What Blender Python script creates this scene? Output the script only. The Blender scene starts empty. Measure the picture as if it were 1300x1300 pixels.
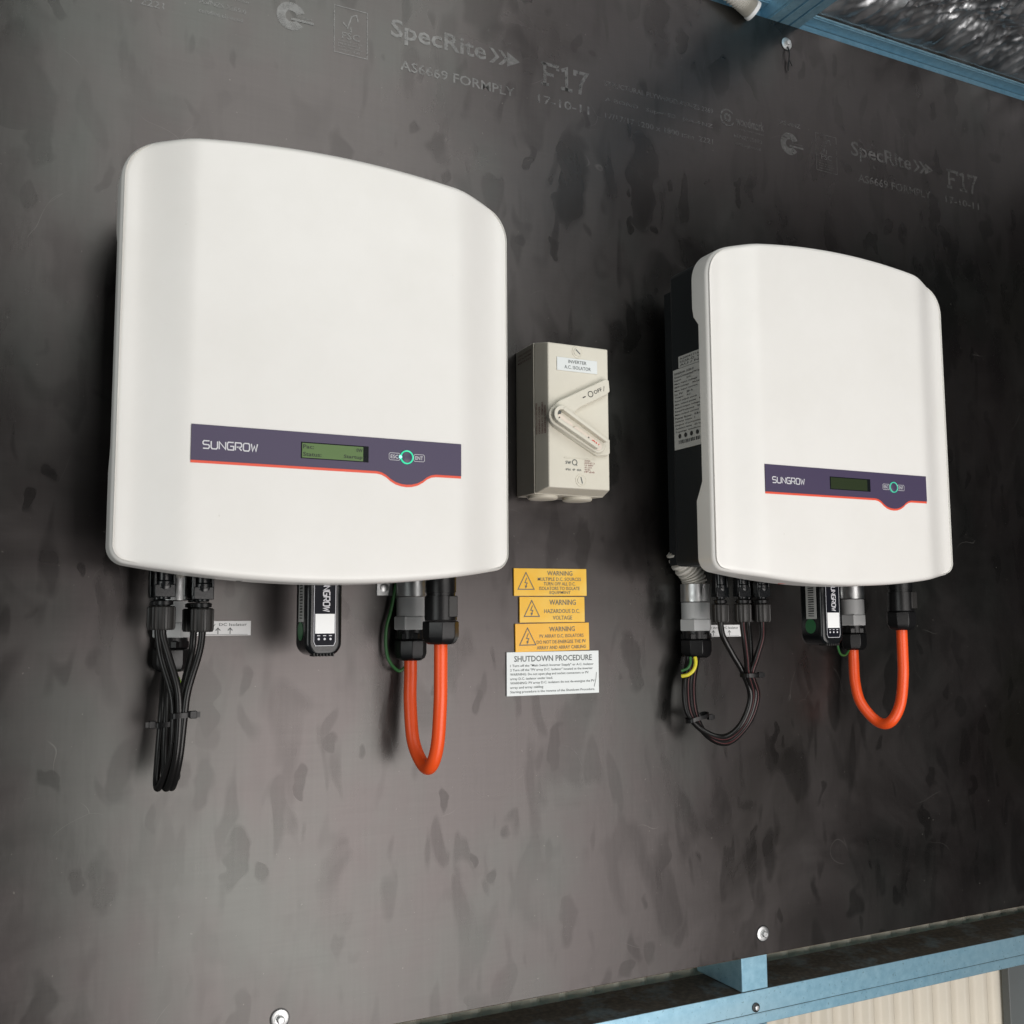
import bpy, bmesh, math, random
from mathutils import Vector, Matrix, noise
random.seed(7)
S = bpy.context.scene
COL = S.collection
R = math.radians

# ------------------------------------------------------------------ camera
# the formply board's face is the plane y = 0, x runs along it, z is up; z = 0 is the height of the lens
cam_d = bpy.data.cameras.new('camera')
cam = bpy.data.objects.new('camera', cam_d)
COL.objects.link(cam)
cam_d.sensor_fit = 'HORIZONTAL'
cam_d.sensor_width = 36.0
cam_d.lens = 36.0 * 1327.17 / 1300.0
cam_d.clip_start = 0.02
cam_d.clip_end = 200
right = Vector((0.89381725, -0.44839269, -0.00589195))
up = -Vector((0.04115185, 0.09510072, -0.9946167))
fwd = Vector((0.44653918, 0.8887631, 0.10345486))
cam.matrix_world = Matrix(((right.x, up.x, -fwd.x, 0.0), (right.y, up.y, -fwd.y, -1.03), (right.z, up.z, -fwd.z, 0.0), (0, 0, 0, 1)))
S.camera = cam

# ------------------------------------------------------------------ light
w = bpy.data.worlds.new('World')
S.world = w
w.use_nodes = True
w.node_tree.nodes['Background'].inputs[0].default_value = (0.80, 0.92, 1.0, 1)
w.node_tree.nodes['Background'].inputs[1].default_value = 0.018

def area_light(name, loc, target, sx, sy, power, color):
    d = bpy.data.lights.new(name, 'AREA')
    d.shape = 'RECTANGLE'; d.size = sx; d.size_y = sy; d.energy = power; d.color = color
    o = bpy.data.objects.new(name, d); COL.objects.link(o)
    o.location = loc
    o.rotation_euler = (Vector(target) - Vector(loc)).to_track_quat('-Z', 'Y').to_euler()
    return o
# daylight reaching the open shed from behind the photographer: sunlit ground low down, sky high up,
# with a dark band of buildings and trees between the two
def opening(name, x0, x1, z0, z1, y, radiance, color):
    return area_light(name, ((x0 + x1) / 2, y, (z0 + z1) / 2), ((x0 + x1) / 2, 0, (z0 + z1) / 2), x1 - x0, z1 - z0, radiance * math.pi * (x1 - x0) * (z1 - z0), color)
opening('ground_daylight_left', 0.30, 1.04, -1.45, 0.06, -1.75, 5.2, (1.0, 0.955, 0.925))
opening('ground_daylight_right', 1.041, 1.84, -1.45, 0.06, -1.75, 3.7, (1.0, 0.955, 0.930))
opening('sky_daylight', 0.05, 1.40, 0.72, 2.15, -1.75, 3.1, (0.99, 1.0, 0.965))
# weak fill lamp added at the left to brighten the covers; source unseen
area_light('side_fill', (-1.7, -1.35, 0.1), (0.1, -0.05, 0.2), 1.1, 1.6, 15, (0.97, 1.0, 0.98))

S.render.engine = 'CYCLES'
S.view_settings.view_transform = 'Standard'
S.view_settings.look = 'None'
S.view_settings.exposure = 0.10
S.view_settings.gamma = 1.0
S.view_settings.use_curve_mapping = False

# ------------------------------------------------------------------ materials
def mat(name, col, rough=0.5, metal=0.0, spec=0.5, emit=None, es=0.0, coat=0.0):
    m = bpy.data.materials.new(name); m.use_nodes = True
    b = m.node_tree.nodes['Principled BSDF']
    b.inputs['Base Color'].default_value = (*col, 1)
    b.inputs['Roughness'].default_value = rough
    b.inputs['Metallic'].default_value = metal
    b.inputs['Specular IOR Level'].default_value = spec
    b.inputs['Coat Weight'].default_value = coat
    if emit:
        b.inputs['Emission Color'].default_value = (*emit, 1)
        b.inputs['Emission Strength'].default_value = es
    return m

def nd(m, t, **kw):
    n = m.node_tree.nodes.new(t)
    for k, v in kw.items():
        setattr(n, k, v)
    return n

def lk(m, a, b): m.node_tree.links.new(a, b)

def ramp(m, fac, stops, interp='LINEAR'):
    r = nd(m, 'ShaderNodeValToRGB'); r.color_ramp.interpolation = interp
    els = r.color_ramp.elements
    while len(els) < len(stops): els.new(0.5)
    for e, (p, c) in zip(els, stops):
        e.position = p
        e.color = (c, c, c, 1) if not hasattr(c, '__len__') else (*c, 1)
    lk(m, fac, r.inputs[0])
    return r.outputs[0]

def noise_tex(m, scale, detail=4, rough=0.5, vec_scale=(1, 1, 1), rot=(0, 0, 0), dist=0.0):
    tc = nd(m, 'ShaderNodeTexCoord'); mp = nd(m, 'ShaderNodeMapping')
    mp.inputs['Scale'].default_value = vec_scale; mp.inputs['Rotation'].default_value = rot
    n = nd(m, 'ShaderNodeTexNoise')
    n.inputs['Scale'].default_value = scale; n.inputs['Detail'].default_value = detail
    n.inputs['Roughness'].default_value = rough; n.inputs['Distortion'].default_value = dist
    lk(m, tc.outputs['Object'], mp.inputs[0]); lk(m, mp.outputs[0], n.inputs['Vector'])
    return n

def mixc(m, fac, a, b, mode='MIX'):
    n = nd(m, 'ShaderNodeMix', data_type='RGBA', blend_type=mode)
    for sock, v in ((n.inputs[0], fac), (n.inputs[6], a), (n.inputs[7], b)):
        if hasattr(v, 'is_linked') or hasattr(v, 'links'): lk(m, v, sock)
        elif isinstance(v, tuple): sock.default_value = (*v, 1)
        else: sock.default_value = v
    return n.outputs[2]

def math_n(m, op, a, b=None):
    n = nd(m, 'ShaderNodeMath', operation=op)
    for i, v in enumerate((a, b)):
        if v is None: continue
        if isinstance(v, (int, float)): n.inputs[i].default_value = v
        else: lk(m, v, n.inputs[i])
    return n.outputs[0]

def bump(m, h, strength=0.2, dist=0.001):
    b = nd(m, 'ShaderNodeBump'); b.inputs['Strength'].default_value = strength; b.inputs['Distance'].default_value = dist
    lk(m, h, b.inputs['Height']); lk(m, b.outputs[0], m.node_tree.nodes['Principled BSDF'].inputs['Normal'])

def micro(m, amount=0.06, scale=350, bs=0.15):
    """fine grain on roughness plus a little relief so plastic and paint do not look perfect"""
    p = m.node_tree.nodes['Principled BSDF']
    base = p.inputs['Roughness'].default_value
    n = noise_tex(m, scale, 3); n2 = noise_tex(m, 18, 3)
    s = math_n(m, 'ADD', n.outputs[0], n2.outputs[0])
    lk(m, math_n(m, 'ADD', math_n(m, 'MULTIPLY', math_n(m, 'SUBTRACT', s, 1.0), amount * 2), base), p.inputs['Roughness'])
    bump(m, n.outputs[0], bs, 0.0003)
    return m

# phenolic film on the formply: near black, semi gloss, covered with dull hand marks and smears
M_board = mat('phenolic_film', (0.02, 0.019, 0.018), 0.36, spec=0.5)
def board_nodes(m):
    p = m.node_tree.nodes['Principled BSDF']; p.inputs['IOR'].default_value = 1.475
    warp = noise_tex(m, 3.1, 2)
    blot = noise_tex(m, 15, 2.2, 0.45, (1.3, 1, 0.62), (0, R(16), 0), 0.9)
    blot2 = noise_tex(m, 27, 1.5, 0.4, (1.5, 1, 0.5), (0, R(-14), 0), 0.6)
    large = noise_tex(m, 3.6, 4, 0.6, (1, 1, 0.7))
    region = ramp(m, warp.outputs[0], [(0.34, 0.25), (0.52, 1.0)])
    b1 = math_n(m, 'MULTIPLY', ramp(m, blot.outputs[0], [(0.56, 0.0), (0.67, 1.0)]), region)
    b2 = math_n(m, 'MULTIPLY', ramp(m, blot2.outputs[0], [(0.60, 0.0), (0.67, 0.85)]), region)
    blots = math_n(m, 'MAXIMUM', math_n(m, 'MULTIPLY', b1, 0.55), math_n(m, 'MULTIPLY', b2, 0.7))
    for sc_, rt, sz, zs in ((15, 28, 0.30, 0.36), (27, -16, 0.28, 0.42), (46, 12, 0.24, 0.5)):
        tc = nd(m, 'ShaderNodeTexCoord'); mp = nd(m, 'ShaderNodeMapping'); mp.inputs['Scale'].default_value = (1, 0.02, zs); mp.inputs['Rotation'].default_value = (0, R(rt), 0)
        wv = noise_tex(m, 22, 2, 0.5); wm = nd(m, 'ShaderNodeVectorMath', operation='MULTIPLY_ADD')
        lk(m, wv.outputs['Color'], wm.inputs[0]); wm.inputs[1].default_value = (0.055, 0, 0.05); lk(m, tc.outputs['Object'], wm.inputs[2])
        lk(m, wm.outputs[0], mp.inputs[0])
        vo = nd(m, 'ShaderNodeTexVoronoi'); vo.inputs['Scale'].default_value = sc_; lk(m, mp.outputs[0], vo.inputs['Vector'])
        sep = nd(m, 'ShaderNodeSeparateColor'); lk(m, vo.outputs['Color'], sep.inputs[0])
        keep = ramp(m, sep.outputs[0], [(0.42, 0.0), (0.52, 1.0)])
        rad = math_n(m, 'MULTIPLY', sep.outputs[1], sz)
        edge = math_n(m, 'SUBTRACT', rad, math_n(m, 'MULTIPLY', vo.outputs['Distance'], 0.62))
        spot = math_n(m, 'MULTIPLY', math_n(m, 'MULTIPLY', ramp(m, edge, [(0.0, 0.0), (0.06, 1.0)]), keep), math_n(m, 'ADD', math_n(m, 'MULTIPLY', region, 0.75), 0.25))
        blots = math_n(m, 'MAXIMUM', blots, math_n(m, 'MULTIPLY', spot, 0.80))
    streak = noise_tex(m, 9, 4, 0.6, (5.0, 1, 0.35), (0, R(5), 0), 0.3)
    st = ramp(m, streak.outputs[0], [(0.42, 0.0), (0.75, 1.0)])
    haze = noise_tex(m, 6, 5, 0.6, (1, 1, 0.8), (0, 0, 0), 1.2)
    hz = ramp(m, haze.outputs[0], [(0.35, 0.0), (0.7, 1.0)])
    tint = mixc(m, ramp(m, large.outputs[0], [(0.40, 0.0), (0.62, 1.0)]), (0.0042, 0.0046, 0.0042), (0.0058, 0.0042, 0.0042))
    green = noise_tex(m, 3.4, 2, 0.5, (1.0, 1, 0.6))
    tint = mixc(m, ramp(m, green.outputs[0], [(0.56, 0.0), (0.70, 0.5)]), tint, (0.0052, 0.0056, 0.0032))
    c = mixc(m, math_n(m, 'MULTIPLY', hz, 0.65), tint, (0.0085, 0.0078, 0.0074))
    c = mixc(m, math_n(m, 'MULTIPLY', st, 0.25), c, (0.0095, 0.009, 0.0085))
    c = mixc(m, math_n(m, 'MULTIPLY', blots, 0.40), c, (0.004, 0.004, 0.004))
    # thin pale scratches
    v = nd(m, 'ShaderNodeTexVoronoi', feature='DISTANCE_TO_EDGE'); v.inputs['Scale'].default_value = 5.5
    wn = noise_tex(m, 3, 3); tc = nd(m, 'ShaderNodeTexCoord')
    vm = nd(m, 'ShaderNodeVectorMath', operation='ADD'); lk(m, tc.outputs['Object'], vm.inputs[0]); lk(m, wn.outputs['Color'], vm.inputs[1])
    lk(m, vm.outputs[0], v.inputs['Vector'])
    sc = ramp(m, v.outputs['Distance'], [(0.0, 1.0), (0.0035, 0.0)])
    msk = ramp(m, noise_tex(m, 11, 2).outputs[0], [(0.60, 0.0), (0.66, 1.0)])
    c = mixc(m, math_n(m, 'MULTIPLY', math_n(m, 'MULTIPLY', sc, msk), 0.35), c, (0.16, 0.155, 0.145))
    # dust specks
    sp = ramp(m, noise_tex(m, 240, 1).outputs[0], [(0.76, 0.0), (0.79, 1.0)])
    c = mixc(m, math_n(m, 'MULTIPLY', sp, 0.3), c, (0.2, 0.19, 0.17))
    lk(m, mixc(m, ramp(m, large.outputs[0], [(0.38, 0.0), (0.52, 1.0)]), (0.985, 1.0, 0.955), (1.0, 0.915, 0.90)), p.inputs['Specular Tint'])
    lk(m, c, p.inputs['Base Color'])
    r = math_n(m, 'ADD', math_n(m, 'MULTIPLY', hz, 0.10), 0.27)
    r = math_n(m, 'SUBTRACT', r, math_n(m, 'MULTIPLY', blots, 0.05))
    lk(m, r, p.inputs['Roughness'])
    sl = math_n(m, 'SUBTRACT', math_n(m, 'ADD', math_n(m, 'MULTIPLY', hz, 0.18), 0.84), math_n(m, 'MULTIPLY', blots, 0.36))
    g1 = noise_tex(m, 60, 3, 0.6, (0.25, 1, 6)); g2 = noise_tex(m, 40, 3, 0.6, (7, 1, 0.25))      # faint rolled grain of the film
    sl = math_n(m, 'ADD', sl, math_n(m, 'MULTIPLY', math_n(m, 'SUBTRACT', math_n(m, 'ADD', g1.outputs[0], g2.outputs[0]), 1.0), 0.11))
    lk(m, sl, p.inputs['Specular IOR Level'])
    bump(m, noise_tex(m, 60, 4, 0.6, (1, 1, 0.4)).outputs[0], 0.07, 0.001)
board_nodes(M_board)
M_ply = mat('plywood_edge', (0.22, 0.14, 0.08), 0.8)
lk(M_ply, mixc(M_ply, noise_tex(M_ply, 40, 2, 0.5, (1, 8, 60)).outputs[0], (0.10, 0.06, 0.03), (0.25, 0.17, 0.10)), M_ply.node_tree.nodes['Principled BSDF'].inputs['Base Color'])

def print_material(name, col, lo, hi):
    """worn ink: patchy like a dry stamp, on the same glossy film"""
    m = mat(name, col, 0.34, spec=0.95)
    m.node_tree.nodes['Principled BSDF'].inputs['IOR'].default_value = 1.68
    n = noise_tex(m, 130, 3, 0.6); n2 = noise_tex(m, 16, 3)
    a = math_n(m, 'MULTIPLY', ramp(m, n.outputs[0], [(0.35, lo), (0.62, hi)]), ramp(m, n2.outputs[0], [(0.36, 0.70), (0.56, 1.0)]))
    lk(m, a, m.node_tree.nodes['Principled BSDF'].inputs['Alpha'])
    return m
M_print = print_material('worn_grey_ink', (0.050, 0.048, 0.045), 0.60, 1.0)

M_white = micro(mat('white_powder_coat', (0.79, 0.78, 0.755), 0.36, coat=0.0), 0.05, 900, 0.05)
def grime(m, col, dark, amt):
    p = m.node_tree.nodes['Principled BSDF']
    a_ = ramp(m, noise_tex(m, 9, 5, 0.65).outputs[0], [(0.40, 0.0), (0.75, amt)])
    sp = ramp(m, noise_tex(m, 190, 1).outputs[0], [(0.80, 0.0), (0.83, 0.35)])
    lk(m, mixc(m, math_n(m, 'MAXIMUM', a_, sp), col, dark), p.inputs['Base Color'])
grime(M_white, (0.79, 0.78, 0.755), (0.55, 0.53, 0.48), 0.16)
M_heat = micro(mat('black_anodised_aluminium', (0.012, 0.015, 0.017), 0.5), 0.05, 600, 0.2)
M_purple = mat('purple_overlay', (0.062, 0.048, 0.098), 0.42)
M_red = mat('red_accent_film', (0.78, 0.10, 0.055), 0.4)
M_lcd_on = mat('lit_display', (0.11, 0.175, 0.070), 0.25, emit=(0.25, 0.42, 0.16), es=0.05)
M_lcd_off = mat('unlit_display', (0.028, 0.040, 0.019), 0.25)
M_lcd_edge = mat('display_edge', (0.008, 0.010, 0.012), 0.2)
M_lcd_text = mat('display_characters', (0.012, 0.02, 0.012), 0.5)
M_silver_ink = mat('silver_ink', (0.62, 0.62, 0.66), 0.5)
M_ring_on = mat('green_indicator', (0.02, 0.35, 0.18), 0.3, emit=(0.05, 0.75, 0.42), es=0.75)
M_ring_hot = mat('bright_green_indicator', (0.2, 0.8, 0.6), 0.3, emit=(0.35, 1.0, 0.75), es=1.2)
M_ring_dim = mat('dim_green_indicator', (0.05, 0.42, 0.28), 0.3, emit=(0.05, 0.6, 0.4), es=0.35)
M_black = micro(mat('black_nylon', (0.007, 0.007, 0.0075), 0.34, spec=0.36), 0.05, 500, 0.1)
M_black_matte = micro(mat('black_rubbery_nylon', (0.022, 0.021, 0.020), 0.45, spec=0.4), 0.05, 500, 0.2)
M_gloss = micro(mat('glossy_black_plastic', (0.006, 0.007, 0.008), 0.22, spec=0.4), 0.04, 400, 0.05)
M_cable = micro(mat('black_cable_jacket', (0.008, 0.0075, 0.0075), 0.30, spec=0.38), 0.05, 260, 0.15)
M_cable_red = mat('dark_red_stripe', (0.075, 0.016, 0.018), 0.4)
M_orange = micro(mat('orange_cable_jacket', (0.86, 0.090, 0.014), 0.36), 0.06, 220, 0.12)
M_grey_pvc = micro(mat('grey_pvc', (0.47, 0.48, 0.48), 0.45), 0.05, 300, 0.1)
M_conduit = micro(mat('pale_grey_conduit', (0.62, 0.60, 0.55), 0.55), 0.05, 300, 0.1)
M_zinc = mat('zinc_plated_steel', (0.62, 0.63, 0.63), 0.28, metal=1.0)
lk(M_zinc, ramp(M_zinc, noise_tex(M_zinc, 90, 3).outputs[0], [(0.35, 0.34), (0.65, 0.52)]), M_zinc.node_tree.nodes['Principled BSDF'].inputs['Roughness'])
M_green = mat('green_earth_wire', (0.025, 0.12, 0.03), 0.4)
M_yellow_wire = mat('yellow_wire', (0.70, 0.62, 0.04), 0.4)
M_green_dot = mat('green_sticker', (0.02, 0.13, 0.045), 0.35)
M_paper = mat('white_sticker', (0.86, 0.87, 0.87), 0.45)
M_label_grey = mat('silver_grey_label', (0.52, 0.52, 0.50), 0.4)
M_black_film = mat('black_label', (0.003, 0.004, 0.009), 0.5, spec=0.15)
M_ink = mat('black_ink', (0.035, 0.035, 0.035), 0.55)
M_ink_grey = mat('grey_ink', (0.11, 0.125, 0.125), 0.55)
M_ink_red = mat('red_ink', (0.62, 0.05, 0.03), 0.5)
M_ink_brown = mat('dark_red_ink', (0.22, 0.05, 0.05), 0.5)
M_cream = micro(mat('cream_polycarbonate', (0.70, 0.675, 0.585), 0.42), 0.05, 400, 0.06)
grime(M_cream, (0.70, 0.675, 0.585), (0.42, 0.38, 0.28), 0.22)
M_cream_pale = micro(mat('pale_pink_plastic', (0.74, 0.66, 0.58), 0.4), 0.05, 400, 0.06)
def yellow_plate(name, a, b):
    m = mat(name, a, 0.3)
    c = mixc(m, ramp(m, noise_tex(m, 17, 2).outputs[0], [(0.4, 0.0), (0.65, 1.0)]), a, b)
    lk(m, c, m.node_tree.nodes['Principled BSDF'].inputs['Base Color'])
    return m
M_yellow = yellow_plate('yellow_engraved_laminate', (0.84, 0.47, 0.025), (0.86, 0.60, 0.13))
M_yellow_deep = yellow_plate('deep_yellow_laminate', (0.84, 0.43, 0.02), (0.84, 0.50, 0.06))
M_plate = mat('white_engraved_laminate', (0.76, 0.80, 0.80), 0.4)
def steel_blue():
    m = mat('blue_galvanised_steel', (0.2, 0.42, 0.56), 0.42, metal=0.6)
    p = m.node_tree.nodes['Principled BSDF']
    n = noise_tex(m, 90, 4, 0.6); n2 = noise_tex(m, 7, 3, 0.6, (0.5, 1, 2))
    c = mixc(m, ramp(m, n.outputs[0], [(0.35, 0.0), (0.7, 1.0)]), (0.24, 0.45, 0.58), (0.33, 0.56, 0.69))
    c = mixc(m, ramp(m, n2.outputs[0], [(0.5, 0.0), (0.72, 0.5)]), c, (0.36, 0.52, 0.60))
    sp = ramp(m, noise_tex(m, 320, 2).outputs[0], [(0.68, 0.0), (0.73, 1.0)])
    c = mixc(m, math_n(m, 'MULTIPLY', sp, 0.45), c, (0.07, 0.11, 0.13))
    # building dust settles on faces that look up
    g = nd(m, 'ShaderNodeNewGeometry'); sx = nd(m, 'ShaderNodeSeparateXYZ'); lk(m, g.outputs['Normal'], sx.inputs[0])
    dn = noise_tex(m, 22, 5, 0.65)
    dust = math_n(m, 'MULTIPLY', ramp(m, sx.outputs['Z'], [(0.5, 0.0), (0.9, 1.0)]), ramp(m, dn.outputs[0], [(0.33, 0.80), (0.5, 1.0)]))
    c = mixc(m, dust, c, mixc(m, ramp(m, noise_tex(m, 150, 3).outputs[0], [(0.4, 0.0), (0.7, 1.0)]), (0.040, 0.036, 0.030), (0.085, 0.072, 0.056)))
    lk(m, c, p.inputs['Base Color'])
    lk(m, math_n(m, 'ADD', math_n(m, 'MULTIPLY', dust, 0.45), 0.40), p.inputs['Roughness'])
    lk(m, math_n(m, 'MULTIPLY', math_n(m, 'SUBTRACT', 1.0, dust), 0.6), p.inputs['Metallic'])
    return m
M_steel = steel_blue()
M_clad = micro(mat('cream_colour_steel', (0.66, 0.61, 0.51), 0.45), 0.05, 200, 0.05)
M_post = micro(mat('dark_grey_steel', (0.12, 0.13, 0.13), 0.5), 0.05, 200, 0.05)  # even dark grey base colour of the post column
M_foil = mat('reflective_foil', (0.82, 0.84, 0.86), 0.27, metal=1.0)
lk(M_foil, ramp(M_foil, noise_tex(M_foil, 25, 4).outputs[0], [(0.35, 0.28), (0.7, 0.48)]), M_foil.node_tree.nodes['Principled BSDF'].inputs['Roughness'])

# ------------------------------------------------------------------ mesh helpers
class MB:
    def __init__(s): s.v = []; s.f = []
    def add(s, vs, fs):
        o = len(s.v); s.v += [Vector(v) for v in vs]; s.f += [tuple(i + o for i in f) for f in fs]; return s
    def box(s, x0, x1, y0, y1, z0, z1):
        vs = [(x, y, z) for x in (x0, x1) for y in (y0, y1) for z in (z0, z1)]
        return s.add(vs, [(0, 1, 3, 2), (4, 6, 7, 5), (0, 4, 5, 1), (2, 3, 7, 6), (0, 2, 6, 4), (1, 5, 7, 3)])
    def lathe(s, p0, axis, prof, n=28, rib=0, ribd=0.0, cap=True, rot=0.0):
        p0 = Vector(p0); a = Vector(axis).normalized()
        t = Vector((0, 1, 0)) if abs(a.y) < 0.9 else Vector((1, 0, 0))
        u = a.cross(t).normalized(); v = a.cross(u)
        vs = []
        for (h, r) in prof:
            for i in range(n):
                th = 2 * math.pi * i / n + rot
                rr = r
                if rib: rr = r * (1 - (ribd if math.sin(rib * th) > 0 else 0.0))
                vs.append(p0 + a * h + (u * math.cos(th) + v * math.sin(th)) * rr)
        fs = []
        for k in range(len(prof) - 1):
            for i in range(n):
                j = (i + 1) % n
                fs.append((k * n + i, k * n + j, (k + 1) * n + j, (k + 1) * n + i))
        if cap:
            fs.append(tuple(reversed(range(n)))); fs.append(tuple(range((len(prof) - 1) * n, len(prof) * n)))
        return s.add(vs, fs)
    def tube(s, pts, r, n=14, sub=8, ribs=None):
        P = [Vector(p) for p in pts]
        out = []
        if len(P) > 2 and sub > 1:
            Q = [P[0] * 2 - P[1]] + P + [P[-1] * 2 - P[-2]]
            for i in range(1, len(Q) - 2):
                a, b, c, d = Q[i - 1:i + 3]
                for k in range(sub):
                    t = k / sub
                    out.append(0.5 * ((2 * b) + (c - a) * t + (2 * a - 5 * b + 4 * c - d) * t * t + (3 * b - a - 3 * c + d) * t ** 3))
            out.append(P[-1])
        else: out = P
        m = len(out); vs = []; fs = []
        u = None
        for i, p in enumerate(out):
            tg = (out[min(i + 1, m - 1)] - out[max(i - 1, 0)]).normalized()
            if u is None:
                u = tg.cross(Vector((0, 1, 0)))
                if u.length < 0.1: u = tg.cross(Vector((1, 0, 0)))
            u = (u - tg * u.dot(tg)).normalized(); v = tg.cross(u)
            rr = r(i / (m - 1), i) if callable(r) else r
            for k in range(n):
                th = 2 * math.pi * k / n
                vs.append(p + (u * math.cos(th) + v * math.sin(th)) * rr)
        for i in range(m - 1):
            for k in range(n):
                j = (k + 1) % n
                fs.append((i * n + k, i * n + j, (i + 1) * n + j, (i + 1) * n + k))
        fs.append(tuple(reversed(range(n)))); fs.append(tuple(range((m - 1) * n, m * n)))
        return s.add(vs, fs)
    def prism(s, poly, y0, y1):
        """xz polygon extruded from y0 (front) to y1 (back)"""
        n = len(poly)
        vs = [(x, y0, z) for x, z in poly] + [(x, y1, z) for x, z in poly]
        fs = [tuple(range(n)), tuple(reversed(range(n, 2 * n)))]
        fs += [(i, n + i, n + (i + 1) % n, (i + 1) % n) for i in range(n)]
        return s.add(vs, fs)
    def build(s, name, m, parent=None, bevel=0.0, smooth=True, seg=2, mats=None):
        me = bpy.data.meshes.new(name)
        o = bpy.data.objects.new(name, me); COL.objects.link(o)
        off = Vector((0, 0, 0))
        if parent is not None:
            q = parent
            while q is not None: off += q.location; q = q.parent
            o.parent = parent
        elif s.v:
            lo = Vector([min(v[i] for v in s.v) for i in range(3)]); hi = Vector([max(v[i] for v in s.v) for i in range(3)])
            off = (lo + hi) / 2; off.z = lo.z; o.location = off
        me.from_pydata([v - off for v in s.v], [], s.f)
        bm = bmesh.new(); bm.from_mesh(me); bmesh.ops.recalc_face_normals(bm, faces=bm.faces)
        if smooth:
            for f in bm.faces: f.smooth = True
            for e in bm.edges:
                if len(e.link_faces) == 2 and e.calc_face_angle(0) > R(32): e.smooth = False
        bm.to_mesh(me); bm.free()
        me.materials.append(m)
        if bevel:
            b = o.modifiers.new('edge', 'BEVEL'); b.width = bevel; b.segments = seg; b.limit_method = 'ANGLE'; b.angle_limit = R(40)
            b.harden_normals = False
        return o

def thing(name, label, cat, loc, group=None):
    o = bpy.data.objects.new(name, None); COL.objects.link(o)
    o.location = loc; o.empty_display_size = 0.03
    return tag(o, label, cat, group)
def tag(o, label, cat, group=None, kind=None):
    if label: o['label'] = label
    if cat: o['category'] = cat
    if group: o['group'] = group
    if kind: o['kind'] = kind
    return o

_tc = {}
def glyphs(s, weight=0.0, font_res=2):
    key = (s, weight)
    if key in _tc: return _tc[key]
    c = bpy.data.curves.new('t', 'FONT'); c.body = s; c.size = 1.0; c.resolution_u = font_res; c.offset = weight
    o = bpy.data.objects.new('t', c); COL.objects.link(o)
    bpy.context.view_layer.update()
    me = bpy.data.meshes.new_from_object(o)
    vs = [(v.co.x, v.co.y) for v in me.vertices]; fs = [tuple(p.vertices) for p in me.polygons]
    bpy.data.objects.remove(o); bpy.data.curves.remove(c); bpy.data.meshes.remove(me)
    _tc[key] = (vs, fs)
    return vs, fs

def put_text(mb, s, x0, x1, z0, z1, y, weight=0.0, keep=False, cap=None, align='c', rot=0.0, plane='xz'):
    """writes s into the box x0..x1, z0..z1 on the plane y (facing -y)"""
    vs, fs = glyphs(s, weight)
    if not vs: return
    ax0 = min(v[0] for v in vs); ax1 = max(v[0] for v in vs); az0 = min(v[1] for v in vs); az1 = max(v[1] for v in vs)
    if cap:                                            # cap height given: scale the same way for all lines
        sz = cap / 0.72; sx = sz
        wd = (ax1 - ax0) * sx
        if wd > (x1 - x0): sx *= (x1 - x0) / wd; wd = x1 - x0
        ox = x0 if align == 'l' else (x0 + x1) / 2 - wd / 2
        pts = [(ox + (a - ax0) * sx, z0 + b * sz) for a, b in vs]
    else:
        sx = (x1 - x0) / (ax1 - ax0); sz = (z1 - z0) / (az1 - az0)
        pts = [(x0 + (a - ax0) * sx, z0 + (b - az0) * sz) for a, b in vs]
    if rot:
        cx, cz = (x0 + x1) / 2, (z0 + z1) / 2; c, n = math.cos(rot), math.sin(rot)
        pts = [(cx + (a - cx) * c - (b - cz) * n, cz + (a - cx) * n + (b - cz) * c) for a, b in pts]
    mb.add([(a, y, b) for a, b in pts], fs)

def stroke(mb, pts, wd, y, closed=False):
    """flat polyline of constant width in the xz plane"""
    n = len(pts); L = []; Rr = []
    for i, p in enumerate(pts):
        a = pts[i - 1] if (i > 0 or closed) else None
        b = pts[(i + 1) % n] if (i < n - 1 or closed) else None
        d1 = (Vector(p) - Vector(a)).normalized() if a is not None else (Vector(b) - Vector(p)).normalized()
        d2 = (Vector(b) - Vector(p)).normalized() if b is not None else d1
        m = d1 + d2
        m = m.normalized() if m.length > 1e-6 else d1
        nn = Vector((-m.y, m.x)); k = 1 / max(0.5, abs(nn.dot(Vector((-d1.y, d1.x)))))
        L.append(Vector(p) + nn * wd / 2 * k); Rr.append(Vector(p) - nn * wd / 2 * k)
    vs = [(q.x, y, q.y) for q in L] + [(q.x, y, q.y) for q in Rr]
    fs = [(i, i + 1, n + i + 1, n + i) for i in range(n - 1)]
    if closed: fs.append((n - 1, 0, n, 2 * n - 1))
    mb.add(vs, fs)

def ring(mb, cx, cz, r0, r1, y, a0=0, a1=360, n=32):
    full = abs(a1 - a0) >= 360
    k = n if full else n + 1
    vs = []
    for i in range(k):
        t = R(a0 + (a1 - a0) * i / n)
        vs += [(cx + r0 * math.cos(t), y, cz + r0 * math.sin(t)), (cx + r1 * math.cos(t), y, cz + r1 * math.sin(t))]
    fs = []
    for i in range(n):
        j = (i + 1) % k
        fs.append((2 * i, 2 * j, 2 * j + 1, 2 * i + 1))
    mb.add(vs, fs)

def disc(mb, cx, cz, r, y, n=20): mb.add([(cx + r * math.cos(2 * math.pi * i / n), y, cz + r * math.sin(2 * math.pi * i / n)) for i in range(n)], [tuple(range(n))])

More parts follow.
